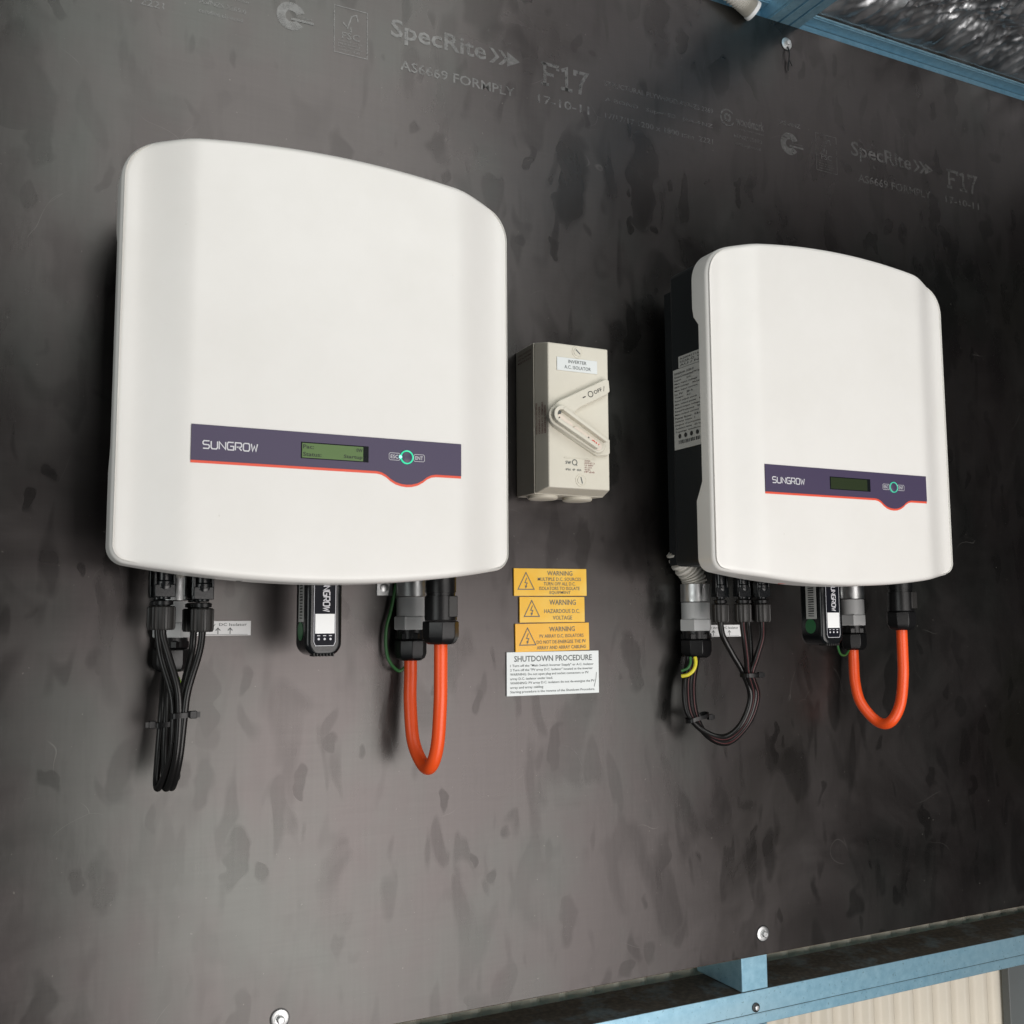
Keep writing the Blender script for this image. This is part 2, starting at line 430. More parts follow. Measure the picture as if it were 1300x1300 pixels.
LOGO = {  # squared technical capitals on a 1.0 x 0.7 cell
    'S': [[(1, .7), (.15, .7), (0, .58), (0, .45), (.12, .36), (.88, .34), (1, .25), (1, .12), (.85, 0), (0, 0)]],
    'U': [[(0, .7), (0, .14), (.15, 0), (.85, 0), (1, .14), (1, .7)]],
    'N': [[(0, 0), (0, .68), (1, .02), (1, .7)]],
    'G': [[(1, .7), (.15, .7), (0, .56), (0, .14), (.15, 0), (1, 0), (1, .34), (.45, .34)]],
    'R': [[(0, 0), (0, .7), (.85, .7), (1, .58), (1, .42), (.85, .30), (.2, .30)], [(.5, .30), (1, 0)]],
    'O': [[(.15, .7), (.85, .7), (1, .56), (1, .14), (.85, 0), (.15, 0), (0, .14), (0, .56), (.15, .7)]],
    'W': [[(0, .7), (.22, .02), (.5, .5), (.78, .02), (1, .7)]]}
def logo(mb, word, x0, x1, z0, z1, y, wd, vertical=False):
    n = len(word); cell = (x1 - x0) / (n * 1.0 + (n - 1) * 0.28); h = z1 - z0
    for i, ch in enumerate(word):
        ox = x0 + i * cell * 1.28
        for st in LOGO[ch]:
            stroke(mb, [(ox + a * cell, z0 + b / 0.7 * h) for a, b in st], wd, y)

# ================================================================== THE PLACE
# ---- formply board
B_X0, B_X1, B_Z0, B_Z1 = -0.85, 1.62, -0.4005, 0.802
board = thing('plywood_board', 'large dark film-faced plywood sheet screwed to the blue steel frame', 'board', (0.385, 0, B_Z0))
pm = MB().box(B_X0, B_X1, 0, 0.017, B_Z0, B_Z1)
po = pm.build('panel', M_board, board, 0.0006)
em = MB().box(B_X0 - 0.0, B_X1, 0.0012, 0.0165, B_Z0 - 0.0004, B_Z0 + 0.0002)
em.build('veneer_edge', M_ply, board)
def screw(parent, x, z, y=0.0, washer=True, r=0.0085, m=M_zinc):
    s = MB()
    s.lathe((x, y - 0.0016, z), (0, -1, 0), [(0, r * 0.62), (0.001, r * 0.62), (0.001, r * 0.5)], 24)
    s.lathe((x, y - 0.0024, z), (0, -1, 0), [(0, r * 0.46), (0.0036, r * 0.46), (0.0042, r * 0.36)], 6, rot=0.3)
    o = s.build('screw', m, parent, 0.0002)
    MB().lathe((x, y + 0.0004, z), (0, -1, 0), [(0, r * 1.13), (0.0008, r * 1.13), (0.0010, r * 0.9)], 28).build('rubber_seal', M_black, o)
    if washer:
        MB().lathe((x, y, z), (0, -1, 0), [(0.0007, r), (0.0014, r), (0.0019, r * 0.86), (0.0020, r * 0.3)], 28).build('washer', M_zinc, o)
    return o
for x, z in ((0.8511, -0.3756), (0.9365, 0.7733), (0.2666, -0.3755)):
    screw(board, x, z)
ws = MB()
ws.tube([(0.9365, -0.003, 0.768), (0.9360, -0.006, 0.758), (0.9372, -0.004, 0.750), (0.9362, -0.003, 0.740), (0.9370, -0.002, 0.734)], 0.0009, 8)
ws.tube([(0.9370, -0.004, 0.752), (0.9400, -0.003, 0.747), (0.9440, -0.002, 0.743)], 0.0007, 8)
ws.build('wire_scrap', M_cable, board)

# printing on the film, worn, repeating every 0.675 m along the sheet
def stamp(dx, faint=False):
    y = -0.0004
    t = MB()
    # three fine lines
    put_text(t, 'STRUCTURAL PLYWOOD AS/NZS 2269', dx + 0.6465, dx + 0.810, 0.6465, 0.6530, y, 0.004)
    put_text(t, 'A BOND   Super E0   JAS-ANZ', dx + 0.6470, dx + 0.809, 0.6255, 0.6320, y, 0.004)
    put_text(t, '17/17/17 1200 x 1800 mm  2221', dx + 0.6467, dx + 0.8085, 0.6050, 0.6120, y, 0.004)
    t.build('printed_specification', M_print, board)
    t = MB()
    cx, cz = dx + 0.8330, 0.6465
    ring(t, cx, cz, 0.0095, 0.0118, y, 40, 330); ring(t, cx, cz, 0.0028, 0.0060, y); 
    put_text(t, 'woodmark', dx + 0.8465, dx + 0.893, 0.6395, 0.6525, y, 0.012)
    put_text(t, 'structural timber', dx + 0.852, dx + 0.893, 0.6340, 0.6368, y, 0.0)
    put_text(t, 'AS/NZS 2269.0', dx + 0.842, dx + 0.889, 0.6220, 0.6270, y, 0.004)
    put_text(t, 'certified plywood', dx + 0.842, dx + 0.886, 0.6105, 0.6165, y, 0.004)
    t.build('printed_emblem', M_print, board)
    t = MB()
    put_text(t, 'JAS-ANZ', dx + 0.9180, dx + 0.9560, 0.6555, 0.6635, y, 0.010)
    ring(t, dx + 0.9360, 0.6325, 0.0062, 0.0155, y, 25, 325)
    t.box(dx + 0.9360, dx + 0.9600, y - 0.0001, y, 0.6285, 0.6310)
    put_text(t, 'accredited', dx + 0.9400, dx + 0.958, 0.6330, 0.6355, y, 0.0)
    t.build('printed_emblem', M_print, board)
    t = MB()
    a, b, c, d = dx + 0.9825, dx + 1.0195, 0.6055, 0.6580
    stroke(t, [(a, c), (b, c), (b, d), (a, d)], 0.0008, y, True)
    m = (a + b) / 2
    stroke(t, [(m - 0.009, 0.641), (m - 0.004, 0.635), (m + 0.001, 0.650), (m + 0.006, 0.652), (m + 0.008, 0.645)], 0.0014, y)
    stroke(t, [(m, 0.637), (m, 0.6310)], 0.0012, y)
    put_text(t, 'FSC', m - 0.010, m + 0.010, 0.6225, 0.6300, y, 0.01)
    for i in range(4):
        put_text(t, ['www.fsc.org', 'MIX board', 'from responsible', 'sources C018632'][i], m - 0.014, m + (0.010 if i % 2 else 0.013), 0.6185 - i * 0.0033, 0.6205 - i * 0.0033, y)
    t.build('printed_emblem', M_print, board)
    t = MB()
    put_text(t, 'SpecRite', dx + 1.0465, dx + 1.1620, 0.6330, 0.6600, y, 0.018)
    for i in range(3):
        x = dx + 1.166 + i * 0.0115
        t.add([(x, y, 0.6385), (x + 0.017, y, 0.6475), (x, y, 0.6565)], [(0, 1, 2)]) if i == 2 else t.add([(x, y, 0.6385), (x + 0.0048, y, 0.6385), (x + 0.013, y, 0.6475), (x + 0.0048, y, 0.6565), (x, y, 0.6565), (x + 0.0082, y, 0.6475)], [(0, 1, 2, 5), (2, 3, 4, 5)])
    put_text(t, 'AS6669 FORMPLY', dx + 1.0575, dx + 1.1985, 0.6030, 0.6145, y, 0.012)
    t.build('printed_brand', M_print, board)
    t = MB()
    q = lambda pts: stroke(t, [(dx + a_, b_) for a_, b_ in pts], 0.0042, y)
    q([(1.2385, 0.6270), (1.2385, 0.6560)]); q([(1.2335, 0.6541), (1.2560, 0.6541), (1.2560, 0.6490)]); q([(1.2405, 0.6420), (1.2505, 0.6420)]); q([(1.2335, 0.6289), (1.2440, 0.6289)])
    q([(1.2610, 0.6510), (1.2680, 0.6545), (1.2680, 0.6270)]); q([(1.2600, 0.6289), (1.2760, 0.6289)])
    q([(1.2795, 0.6490), (1.2795, 0.6541), (1.2960, 0.6541), (1.2880, 0.6400), (1.2860, 0.6270)])
    put_text(t, '17-10-11', dx + 1.2290, dx + 1.2990, 0.6040, 0.6145, y, 0.012)
    t.build('printed_grade', M_print, board)
stamp(0.0)
stamp(-0.6745)

# ---- steel frame below the board
girt = thing('steel_girt', 'long blue galvanised steel girt running under the dark board', 'steel beam', (0.4, 0.063, -0.4875))
g = MB()
x0, x1 = -0.9, 1.75
prof = [(0.097, -0.447), (0.018, -0.447), (0.018, -0.4870), (0.0195, -0.4870), (0.0195, -0.4485), (0.0955, -0.4485), (0.0955, -0.4870), (0.097, -0.4870)]
g.add([(x, a, b) for x in (x0, x1) for a, b in prof],
      [(i, (i + 1) % 8, 8 + (i + 1) % 8, 8 + i) for i in range(8)] + [(0, 1, 4, 5), (1, 2, 3, 4), (0, 5, 6, 7), (8, 13, 12, 9), (9, 12, 11, 10), (8, 15, 14, 13)])
g.build('channel', M_steel, girt, 0.0009)
g = MB(); g.box(x0, x1, 0.0168, 0.0182, -0.4745, -0.4732); g.build('pressed_rib', M_steel, girt, 0.0004)
g = MB(); g.lathe((0.852, 0.0178, -0.4665), (0, -1, 0), [(0, 0.0055), (0.0012, 0.0055), (0.0018, 0.0035)], 20)
so = g.build('screw', M_heat, girt)
MB().lathe((0.852, 0.0160, -0.4665), (0, -1, 0), [(0, 0.0032), (0.0016, 0.0030), (0.0018, 0.0018)], 6).build('screw_head', M_zinc, so)

stud = thing('steel_stud', 'short upright blue steel stud joining the board edge to the girt below', 'steel stud', (0.851, 0.06, -0.9))
s = MB()
s.box(0.8312, 0.8708, 0.0165, 0.1060, -0.4460, -0.36)
s.build('upper_section', M_steel, stud, 0.0010)
s = MB(); s.box(0.8300, 0.8712, 0.0205, 0.1050, -0.9, -0.4880)
s.build('lower_section', M_steel, stud, 0.0010)

post = thing('steel_post', 'dark steel post at the right end of the cream cladding', 'steel post', (1.43, 0.1, -0.9))
MB().box(1.406, 1.452, 0.105, 0.118, -0.9, -0.4895).build('column', M_post, post, 0.001)
MB().box(1.4525, 1.50, 0.09, 0.117, -0.9, -0.4895).build('flange', M_steel, post, 0.001)

# ---- cladding sheet behind the frame
cl = MB(); N = 0; vs = []
x = -1.0; pitch = 0.0385; pts = []
while x < 1.9:
    pts += [(x, 0.131), (x + 0.010, 0.1312), (x + 0.0150, 0.1290), (x + 0.0200, 0.1235), (x + 0.0235, 0.122), (x + 0.0290, 0.122), (x + 0.0330, 0.1245)]
    x += pitch
zs = (-1.2, 0.9)
cl.add([(a, b, z) for z in zs for a, b in pts], [(i, i + 1, len(pts) + i + 1, len(pts) + i) for i in range(len(pts) - 1)])
co = cl.build('wall_cladding', M_clad, None, 0.0)
for poly in co.data.polygons: poly.use_smooth = True
tag(co, 'ribbed cream steel cladding seen below the blue girt', 'wall cladding')

# ---- frame and roof above the board
ug = thing('roof_girt', 'blue steel girt along the top edge of the dark board', 'steel beam', (0.4, 0.06, 0.78))
MB().box(-0.9, 1.75, 0.0180, 0.100, 0.7805, 0.8240).build('face', M_steel, ug, 0.001)
MB().box(-0.9, 1.75, -0.0040, 0.100, 0.8244, 0.8275).build('top_flange', M_steel, ug, 0.0012)
MB().box(-0.9, 1.75, -0.0015, 0.0000, 0.8230, 0.8246).build('pressed_rib', M_steel, ug, 0.0006)
rf = thing('roof_rafter', 'blue steel rafter crossing above the top screw and out towards the viewer', 'steel rafter', (0.935, -0.4, 0.801))
r = MB()
r.box(0.909, 0.9235, -1.3, 0.10, 0.8020, 0.8055); r.box(0.9235, 0.9275, -1.3, 0.10, 0.8045, 0.8070)
r.box(0.9275, 0.9420, -1.3, 0.10, 0.8020, 0.8055); r.box(0.9420, 0.9455, -1.3, 0.10, 0.8045, 0.8070); r.box(0.9455, 0.960, -1.3, 0.10, 0.8020, 0.8055)
r.box(0.9085, 0.9100, -1.3, 0.10, 0.8056, 0.850); r.box(0.9590, 0.9605, -1.3, 0.10, 0.8056, 0.850)
r.build('channel', M_steel, rf, 0.0005)

def foil_height(u, v):
    p = Vector((u * 7.0, v * 9.0, 0.3))
    q = Vector((u * 9 + v * 16, v * 4 - u * 2, 1.7))
    ridged = (1 - abs(noise.noise(q))) ** 3
    ridged2 = (1 - abs(noise.noise(Vector((u * 42 + v * 30, v * 14 - u * 12, 5.0))))) ** 4
    fine = (1 - abs(noise.noise(Vector((u * 95 + v * 25, v * 60, 8.0))))) ** 3
    cr1 = abs(noise.noise(Vector((u * 58 + v * 20, v * 15 - u * 6, 2.0))))
    cr2 = abs(noise.noise(Vector((u * 95 - v * 34, v * 26 + u * 8, 4.0))))
    cr3 = abs(noise.noise(Vector((u * 24 + v * 30, v * 22, 6.0))))
    return 0.010 * noise.noise(p) - 0.006 * ridged - 0.0030 * ridged2 + 0.0085 * cr1 + 0.0050 * cr2 + 0.007 * cr3
fo = MB(); nx, ny = 520, 260; vs = []
for j in range(ny + 1):
    t = j / ny; y = 0.0 - 0.62 * t ** 1.25
    for i in range(nx + 1):
        x = 0.62 + 1.28 * i / nx
        k = min(1.0, max(0.0, (-y - 0.006) / 0.06))
        z = 0.8300 + 0.012 * k + (-y) * 0.05 + foil_height(x, y) * (0.10 + 0.90 * k)
        vs.append((x, y, max(z, 0.8280) if y > -0.02 else z))
fo.add(vs, [(j * (nx + 1) + i, j * (nx + 1) + i + 1, (j + 1) * (nx + 1) + i + 1, (j + 1) * (nx + 1) + i) for j in range(ny) for i in range(nx)])
f = fo.build('foil_insulation', M_foil)
for poly in f.data.polygons: poly.use_smooth = True
tag(f, 'crinkled silver foil insulation under the roof at the top right', 'insulation')

cd = MB()
cd.tube([(0.45, 0.0, 0.93), (0.62, -0.004, 0.885), (0.76, -0.008, 0.842), (0.845, -0.012, 0.808), (0.868, -0.012, 0.798)], lambda t, i: 0.0115 + (0.0011 if i % 2 else -0.0009), 18, 26)
cr = thing('roof_conduit', 'white corrugated conduit end poking out at the top edge beside the rafter', 'conduit', (0.868, -0.01, 0.79))
cd.build('hose', M_conduit, cr)
MB().lathe((0.868, -0.012, 0.798), (0.9, 0, -0.42), [(0, 0.0135), (0.005, 0.0135), (0.005, 0.010)], 24).build('end_collar', M_paper, cr)

# ================================================================== INVERTERS
def cover_outline():
    a = 0.1805; n = 40
    zt = lambda x: 0.194 - 0.0165 * (x / 0.17) ** 2
    zb = lambda x: -0.194 + 0.0150 * (x / 0.17) ** 2
    def bez(p0, c0, c1, p1, n):
        return [((1 - t) ** 3 * p0[0] + 3 * (1 - t) ** 2 * t * c0[0] + 3 * (1 - t) * t * t * c1[0] + t ** 3 * p1[0],
                 (1 - t) ** 3 * p0[1] + 3 * (1 - t) ** 2 * t * c0[1] + 3 * (1 - t) * t * t * c1[1] + t ** 3 * p1[1]) for t in [i / n for i in range(n + 1)]]
    rt, rb = 0.031, 0.0135
    P = []
    P += [(a, zb(a) + rb + (zt(a) - rt - zb(a) - rb) * i / 30) for i in range(30)]
    P += bez((a, zt(a) - rt), (a, zt(a) - rt * 0.42), (a - rt * 0.38, zt(a - rt * 0.45)), (a - rt, zt(a - rt)), 14)[:-1]
    xs = a - rt
    P += [(xs - 2 * xs * i / n, zt(xs - 2 * xs * i / n)) for i in range(n)]
    P += [(-p, q) for p, q in reversed(bez((a, zt(a) - rt), (a, zt(a) - rt * 0.42), (a - rt * 0.38, zt(a - rt * 0.45)), (a - rt, zt(a - rt)), 14))][:-1]
    P += [(-a, zt(a) - rt + (zb(a) + rb - zt(a) + rt) * i / 30) for i in range(30)]
    lb = bez((a, zb(a) + rb), (a, zb(a) + rb * 0.42), (a - rb * 0.40, zb(a - rb * 0.5)), (a - rb, zb(a - rb)), 10)
    P += [(-p, q) for p, q in lb][:-1]
    xs = a - rb
    P += [(-xs + 2 * xs * i / n, zb(xs - 2 * xs * i / n)) for i in range(n)]
    P += list(reversed(lb))[:-1]
    return P

def y_front(x):
    ax = abs(x)
    t = min(1, max(0, (ax - 0.118) / (0.168 - 0.118)))
    s = t * t * (3 - 2 * t)
    return -0.1490 + 0.0150 * s + 0.0012 * min(1, ax / 0.118) ** 2 * 0

def cover_mesh(cx, cz):
    P = cover_outline(); n = len(P)
    m = MB(); rings = []
    def normals():
        out = []
        for i in range(n):
            a = Vector(P[i - 1]); b = Vector(P[(i + 1) % n]); d = (b - a).normalized(); out.append(Vector((d.y, -d.x)))
        return out
    NN = normals()
    rr = 0.0062
    yb = lambda z: (-0.108 if (z > 0.098 or z < -0.092) else -0.118)
    def back(z):
        # notches for lifting half way down each side
        t1 = min(1, max(0, (0.108 - z) / 0.016)); t2 = min(1, max(0, (z + 0.100) / 0.016)); k = t1 * t2
        k = k * k * (3 - 2 * k)
        return -0.1060 - 0.0105 * k
    side = [abs(p[0]) > 0.176 for p in P]
    def yB(i): return back(P[i][1]) if side[i] else -0.1060
    vs = []
    # inner skin (thickness 2.2 mm), back rim, side, fillet, face
    vs.append([(P[i][0] - NN[i].x * 0.0024, -0.1350, P[i][1] - NN[i].y * 0.0024) for i in range(n)])
    vs.append([(P[i][0] - NN[i].x * 0.0024, yB(i), P[i][1] - NN[i].y * 0.0024) for i in range(n)])
    vs.append([(P[i][0], yB(i), P[i][1]) for i in range(n)])
    for k in range(0, 9):
        th = R(90 * k / 8); off = rr * (1 - math.cos(th)); dy = rr * (1 - math.sin(th))
        row = []
        for i in range(n):
            q = Vector(P[i]) - NN[i] * off
            row.append((q.x, y_front(q.x) + dy, q.y))
        vs.append(row)
    inner = [(r_[0], r_[2]) for r_ in vs[-1]]
    K = 56
    for k in range(1, K):
        s = 1 - k / K
        vs.append([(a * s, y_front(a * s), b * s) for a, b in inner])
    flat = []
    for row in vs: flat += [(cx + a, b, cz + c) for a, b, c in row]
    fs = []
    for k in range(len(vs) - 1):
        for i in range(n):
            j = (i + 1) % n; fs.append((k * n + i, k * n + j, (k + 1) * n + j, (k + 1) * n + i))
    c = len(flat); flat.append((cx, y_front(0), cz)); k = len(vs) - 1
    for i in range(n): fs.append((k * n + i, k * n + (i + 1) % n, c))
    m.add(flat, fs)
    return m

def inverter(cx, cz, lit, label):
    t = thing('solar_inverter', label, 'inverter', (cx, -0.06, cz - 0.194), 'white solar inverters on the board')
    cover_mesh(cx, cz).build('cover', M_white, t)
    b = MB()
    b.box(cx - 0.171, cx + 0.166, -0.1330, -0.0480, cz - 0.171, cz + 0.170)
    bo = b.build('body', M_heat, t, 0.006, seg=4)
    # heat sink fins behind the body, upright, one by one
    fin = None
    for i in range(27):
        x = cx - 0.156 + i * 0.012
        if fin is None:
            fin = MB().box(x, x + 0.0028, -0.0478, -0.0180, cz - 0.168, cz + 0.158).build('heat_sink_fin', M_heat, t)
            first = x
        else:
            c = fin.copy(); COL.objects.link(c); c.parent = t; c.location = Vector((x - first, 0, 0))
    MB().box(cx - 0.11, cx + 0.11, -0.0175, -0.0002, cz + 0.02, cz + 0.12).build('wall_bracket', M_heat, t, 0.002)
    # overlay strip with a dip round the button
    y = -0.1490
    top, bot, l, rgt = cz - 0.0633, cz - 0.0942, cx - 0.1213, cx + 0.1222
    dip = [(0.0400, 0), (0.0445, -0.0008), (0.0490, -0.0030), (0.0530, -0.0062), (0.0580, -0.0089), (0.0635, -0.0104), (0.0685, -0.0108), (0.0735, -0.0104), (0.0790, -0.0089), (0.0840, -0.0062), (0.0880, -0.0030), (0.0925, -0.0008), (0.0970, 0)]
    def strip(dz, e, y0, y1):
        poly = [(l, top), (l, bot + dz)] + [(cx + a, bot + d + dz) for a, d in dip] + [(rgt, bot + dz), (rgt, top)]
        m = MB(); m.prism(poly, y0, y1); return m
    acc = strip(-0.0013, 0, y - 0.0004, y + 0.0008)
    ov = strip(0.0009, 0, y - 0.0009, y + 0.0004).build('display_panel', M_purple, t)
    acc.build('accent_strip', M_red, ov)
    yy = y - 0.0013
    tx = MB(); logo(tx, 'SUNGROW', cx - 0.1118, cx - 0.0668, cz - 0.0832, cz - 0.0768, yy, 0.00105); tx.build('brand_lettering', M_silver_ink, ov)
    MB().box(cx - 0.0292, cx + 0.0320, y - 0.0012, y - 0.0008, cz - 0.0862, cz - 0.0718).build('display_edge', M_lcd_edge, ov)
    sc = MB().box(cx - 0.0283, cx + 0.0268, y - 0.0016, y - 0.0011, cz - 0.0855, cz - 0.0728).build('screen', M_lcd_on if lit else M_lcd_off, ov)
    if lit:
        tx = MB(); ty = y - 0.0018
        put_text(tx, 'Pac:', cx - 0.0275, cx - 0.0180, cz - 0.0776, cz - 0.0740, ty, 0.012)
        put_text(tx, '0W', cx + 0.0205, cx + 0.0262, cz - 0.0776, cz - 0.0744, ty, 0.012)
        tx.build('display_characters', M_lcd_text, ov); tx = MB()
        put_text(tx, 'Status:', cx - 0.0275, cx - 0.0112, cz - 0.0842, cz - 0.0806, ty, 0.012)
        put_text(tx, 'Startup', cx + 0.0090, cx + 0.0262, cz - 0.0846, cz - 0.0806, ty, 0.012)
        tx.build('display_characters', M_lcd_text, ov)
    bx, bz = cx + 0.0682, cz - 0.0792
    tr = MB(); tr.lathe((bx, y - 0.0008, bz), (0, -1, 0), [(0, 0.0050), (0.0010, 0.0050), (0.0013, 0.0044)], 32); bt = tr.build('button', M_purple, ov)
    tr = MB(); tr.lathe((bx, y - 0.0008, bz), (0, -1, 0), [(0, 0.0063), (0.0014, 0.0063), (0.0017, 0.0058), (0.0014, 0.0052), (0, 0.0051)], 40, cap=False)
    tr.build('indicator_ring', M_ring_on if lit else M_ring_dim, ov)
    if lit:
        MB().lathe((bx - 0.0062, y - 0.0018, bz), (0, -1, 0), [(0, 0.0016), (0.0008, 0.0010)], 12).build('indicator_lamp', M_ring_hot, ov)
    for word, a0, a1 in (('ESC', -0.0170, -0.0066), ('ENT', 0.0068, 0.0172)):
        tx = MB(); x0, x1 = bx + a0, bx + a1; h = 0.0032
        rc = [(x0 + 0.001, bz - h), (x1 - 0.001, bz - h), (x1, bz - h + 0.001), (x1, bz + h - 0.001), (x1 - 0.001, bz + h), (x0 + 0.001, bz + h), (x0, bz + h - 0.001), (x0, bz - h + 0.001)]
        stroke(tx, rc, 0.0004, yy, True)
        put_text(tx, word, x0 + 0.0015, x1 - 0.0015, bz - 0.0017, bz + 0.0017, yy, 0.008)
        tx.build('button_lettering', M_silver_ink, ov)
    # dc switch stub under the body
    MB().lathe((cx - 0.068, -0.112, cz - 0.1715), (0, 0, -1), [(0, 0.008), (0.018, 0.0075), (0.020, 0.006)], 20).build('dc_switch', M_red if not lit else M_black, t)
    # fixing tab with screw at the bottom back
    return t
i1 = inverter(0.2675, 0.2270, True, 'large white solar inverter on the left with a lit green display')
i2 = inverter(0.8710, 0.2310, False, 'white solar inverter on the right with a dark display and exposed black side')

# rating plate on the black side of the right inverter
def side_text(mb, s, y0, y1, z0, z1, x, weight=0.0):
    vs, fs = glyphs(s, weight)
    a0 = min(v[0] for v in vs); a1 = max(v[0] for v in vs); b0 = min(v[1] for v in vs); b1 = max(v[1] for v in vs)
    mb.add([(x, y0 + (a - a0) / (a1 - a0) * (y1 - y0), z0 + (b - b0) / (b1 - b0) * (z1 - z0)) for a, b in vs], fs)
sx = 0.871 - 0.1716
# seen from the left, +y (the wall) is at the left of the label
rp = MB().box(sx - 0.0002, sx + 0.0004, -0.1290, -0.0550, 0.1930, 0.2860).build('rating_plate', M_label_grey, i2)
up_ = MB().box(sx - 0.0003, sx + 0.0003, -0.1180, -0.0660, 0.2865, 0.3000).build('serial_label', M_label_grey, i2)
tx = MB(); X = sx - 0.0007
ya, yb_ = -0.058, -0.122
rows = ['SUNGROW  SG5K-D', 'Grid-Connected PV Inverter', 'Input      DC', 'Max. input voltage    600 V', 'MPP voltage    90-560 V', 'Max. input current   25 A', 'Isc PV    30 A', 'Output    AC',
        'Rated output power   4990 W', 'Max. output power   4990 VA', 'Rated output voltage   230 V', 'Rated frequency   50 Hz', 'Max. output current   21.7 A', 'Power factor   0.8-0.8', 'Safety class  I', 'Degree of protection   IP65', 'Ambient temp  -25 to 60', 'Topology  transformerless']
for i, s_ in enumerate(rows):
    z = 0.2820 - i * 0.0040
    side_text(tx, s_, ya, ya + (yb_ - ya) * min(1.0, 0.035 * len(s_) + 0.05), z - 0.0024, z, X, 0.006)
for i in range(16):                                                      # barcode and marks
    y = -0.064 - i * 0.0032
    tx.add([(X, y, 0.1990), (X, y - (0.0018 if i % 3 else 0.0010), 0.1990), (X, y - (0.0018 if i % 3 else 0.0010), 0.2030), (X, y, 0.2030)], [(0, 1, 2, 3)])
for i in range(5):
    y = -0.066 - i * 0.011
    tx.add([(X, y + 0.0028 * math.cos(a * math.pi / 4), 0.2078 + 0.0028 * math.sin(a * math.pi / 4)) for a in range(8)], [tuple(range(8))])
tx.build('plate_print', M_ink, rp)
tx = MB()
for i in range(3): side_text(tx, ['A2004171632', 'SG5K-D  V21', 'AU / NZ'][i], -0.069, -0.113, 0.2955 - i * 0.0037, 0.2980 - i * 0.0037, sx - 0.0007, 0.006)
tx.build('label_print', M_ink, up_)

# ================================================================== AC ISOLATOR
iso = thing('isolator_switch', 'cream isolator switch box with a rotary lever between the two inverters', 'isolator switch', (0.563, 0, 0.134))
def taper(mb, a, b):
    """a, b = (x0,x1,y,z0,z1): two rectangles joined into a frustum, a nearer the wall"""
    vs = [(a[0], a[2], a[3]), (a[1], a[2], a[3]), (a[1], a[2], a[4]), (a[0], a[2], a[4]), (b[0], b[2], b[3]), (b[1], b[2], b[3]), (b[1], b[2], b[4]), (b[0], b[2], b[4])]
    mb.add(vs, [(0, 1, 2, 3), (7, 6, 5, 4), (0, 4, 5, 1), (1, 5, 6, 2), (2, 6, 7, 3), (3, 7, 4, 0)])
m = MB(); taper(m, (0.5232, 0.6032, -0.0004, 0.1365, 0.3005), (0.5200, 0.6062, -0.0490, 0.1350, 0.3002)); m.build('base', M_cream, iso, 0.0010)
m = MB(); taper(m, (0.5203, 0.6059, -0.0494, 0.1353, 0.2999), (0.5258, 0.6005, -0.0715, 0.1400, 0.2962)); m.build('lid', M_cream, iso, 0.0012)
yl = -0.0716
for (x, z, an) in ((0.5620, 0.2890, R(-40)), (0.5645, 0.1490, R(-75))):
    m = MB(); m.lathe((x, yl, z), (0, -1, 0), [(0, 0.0068), (0.0006, 0.0068), (0.0006, 0.0058), (0.0002, 0.0054), (0.0004, 0.0050), (0.0012, 0.0046)], 32)
    so = m.build('lid_screw', M_cream, iso)
    m = MB(); dx, dz = math.cos(an) * 0.0036, math.sin(an) * 0.0036
    stroke(m, [(x - dx, z - dz), (x + dx, z + dz)], 0.0013, yl - 0.00135); m.build('slot', M_ink_grey, so)
m = MB().box(0.5360, 0.5862, yl - 0.0010, yl, 0.2668, 0.2812).build('name_plate', M_plate, iso, 0.0002)
t = MB(); yq = yl - 0.00125
put_text(t, 'INVERTER', 0.5500, 0.5724, 0.2755, 0.2791, yq, 0.004); put_text(t, 'A.C. ISOLATOR', 0.5450, 0.5778, 0.2692, 0.2730, yq, 0.004)
t.build('plate_lettering', M_ink_grey, m)
pv = (0.5300, 0.2170)
# OFF arm: raised wedge plate from the pivot up to the right edge
m = MB(); m.prism([(0.5290, 0.2268), (0.5350, 0.2320), (0.5935, 0.2612), (0.5975, 0.2600), (0.5985, 0.2478), (0.5945, 0.2440), (0.5600, 0.2265), (0.5450, 0.2130), (0.5330, 0.2100)], yl - 0.0065, yl)
oa = m.build('off_arm', M_cream, iso, 0.0008)
t = MB(); yq = yl - 0.0068; an = math.atan2(0.0115, 0.0235)
stroke(t, [(0.5640, 0.2376), (0.5675, 0.2394)], 0.0011, yq)
ring(t, 0.5738, 0.2425, 0.0026, 0.0034, yq)
put_text(t, 'OFF', 0.5775, 0.5885, 0.2449, 0.2489, yq, 0.008, rot=an)
stroke(t, [(0.5910, 0.2530), (0.5905, 0.2472)], 0.0005, yq)
t.build('off_lettering', M_ink, oa)
# ON arm
m = MB(); m.prism([(0.5225, 0.2130), (0.5300, 0.2040), (0.5820, 0.1760), (0.5960, 0.1775), (0.5985, 0.1800), (0.5985, 0.1945), (0.5965, 0.1960), (0.5880, 0.2000), (0.5400, 0.2250)], yl - 0.0048, yl)
m.build('on_arm', M_cream, iso, 0.0008)
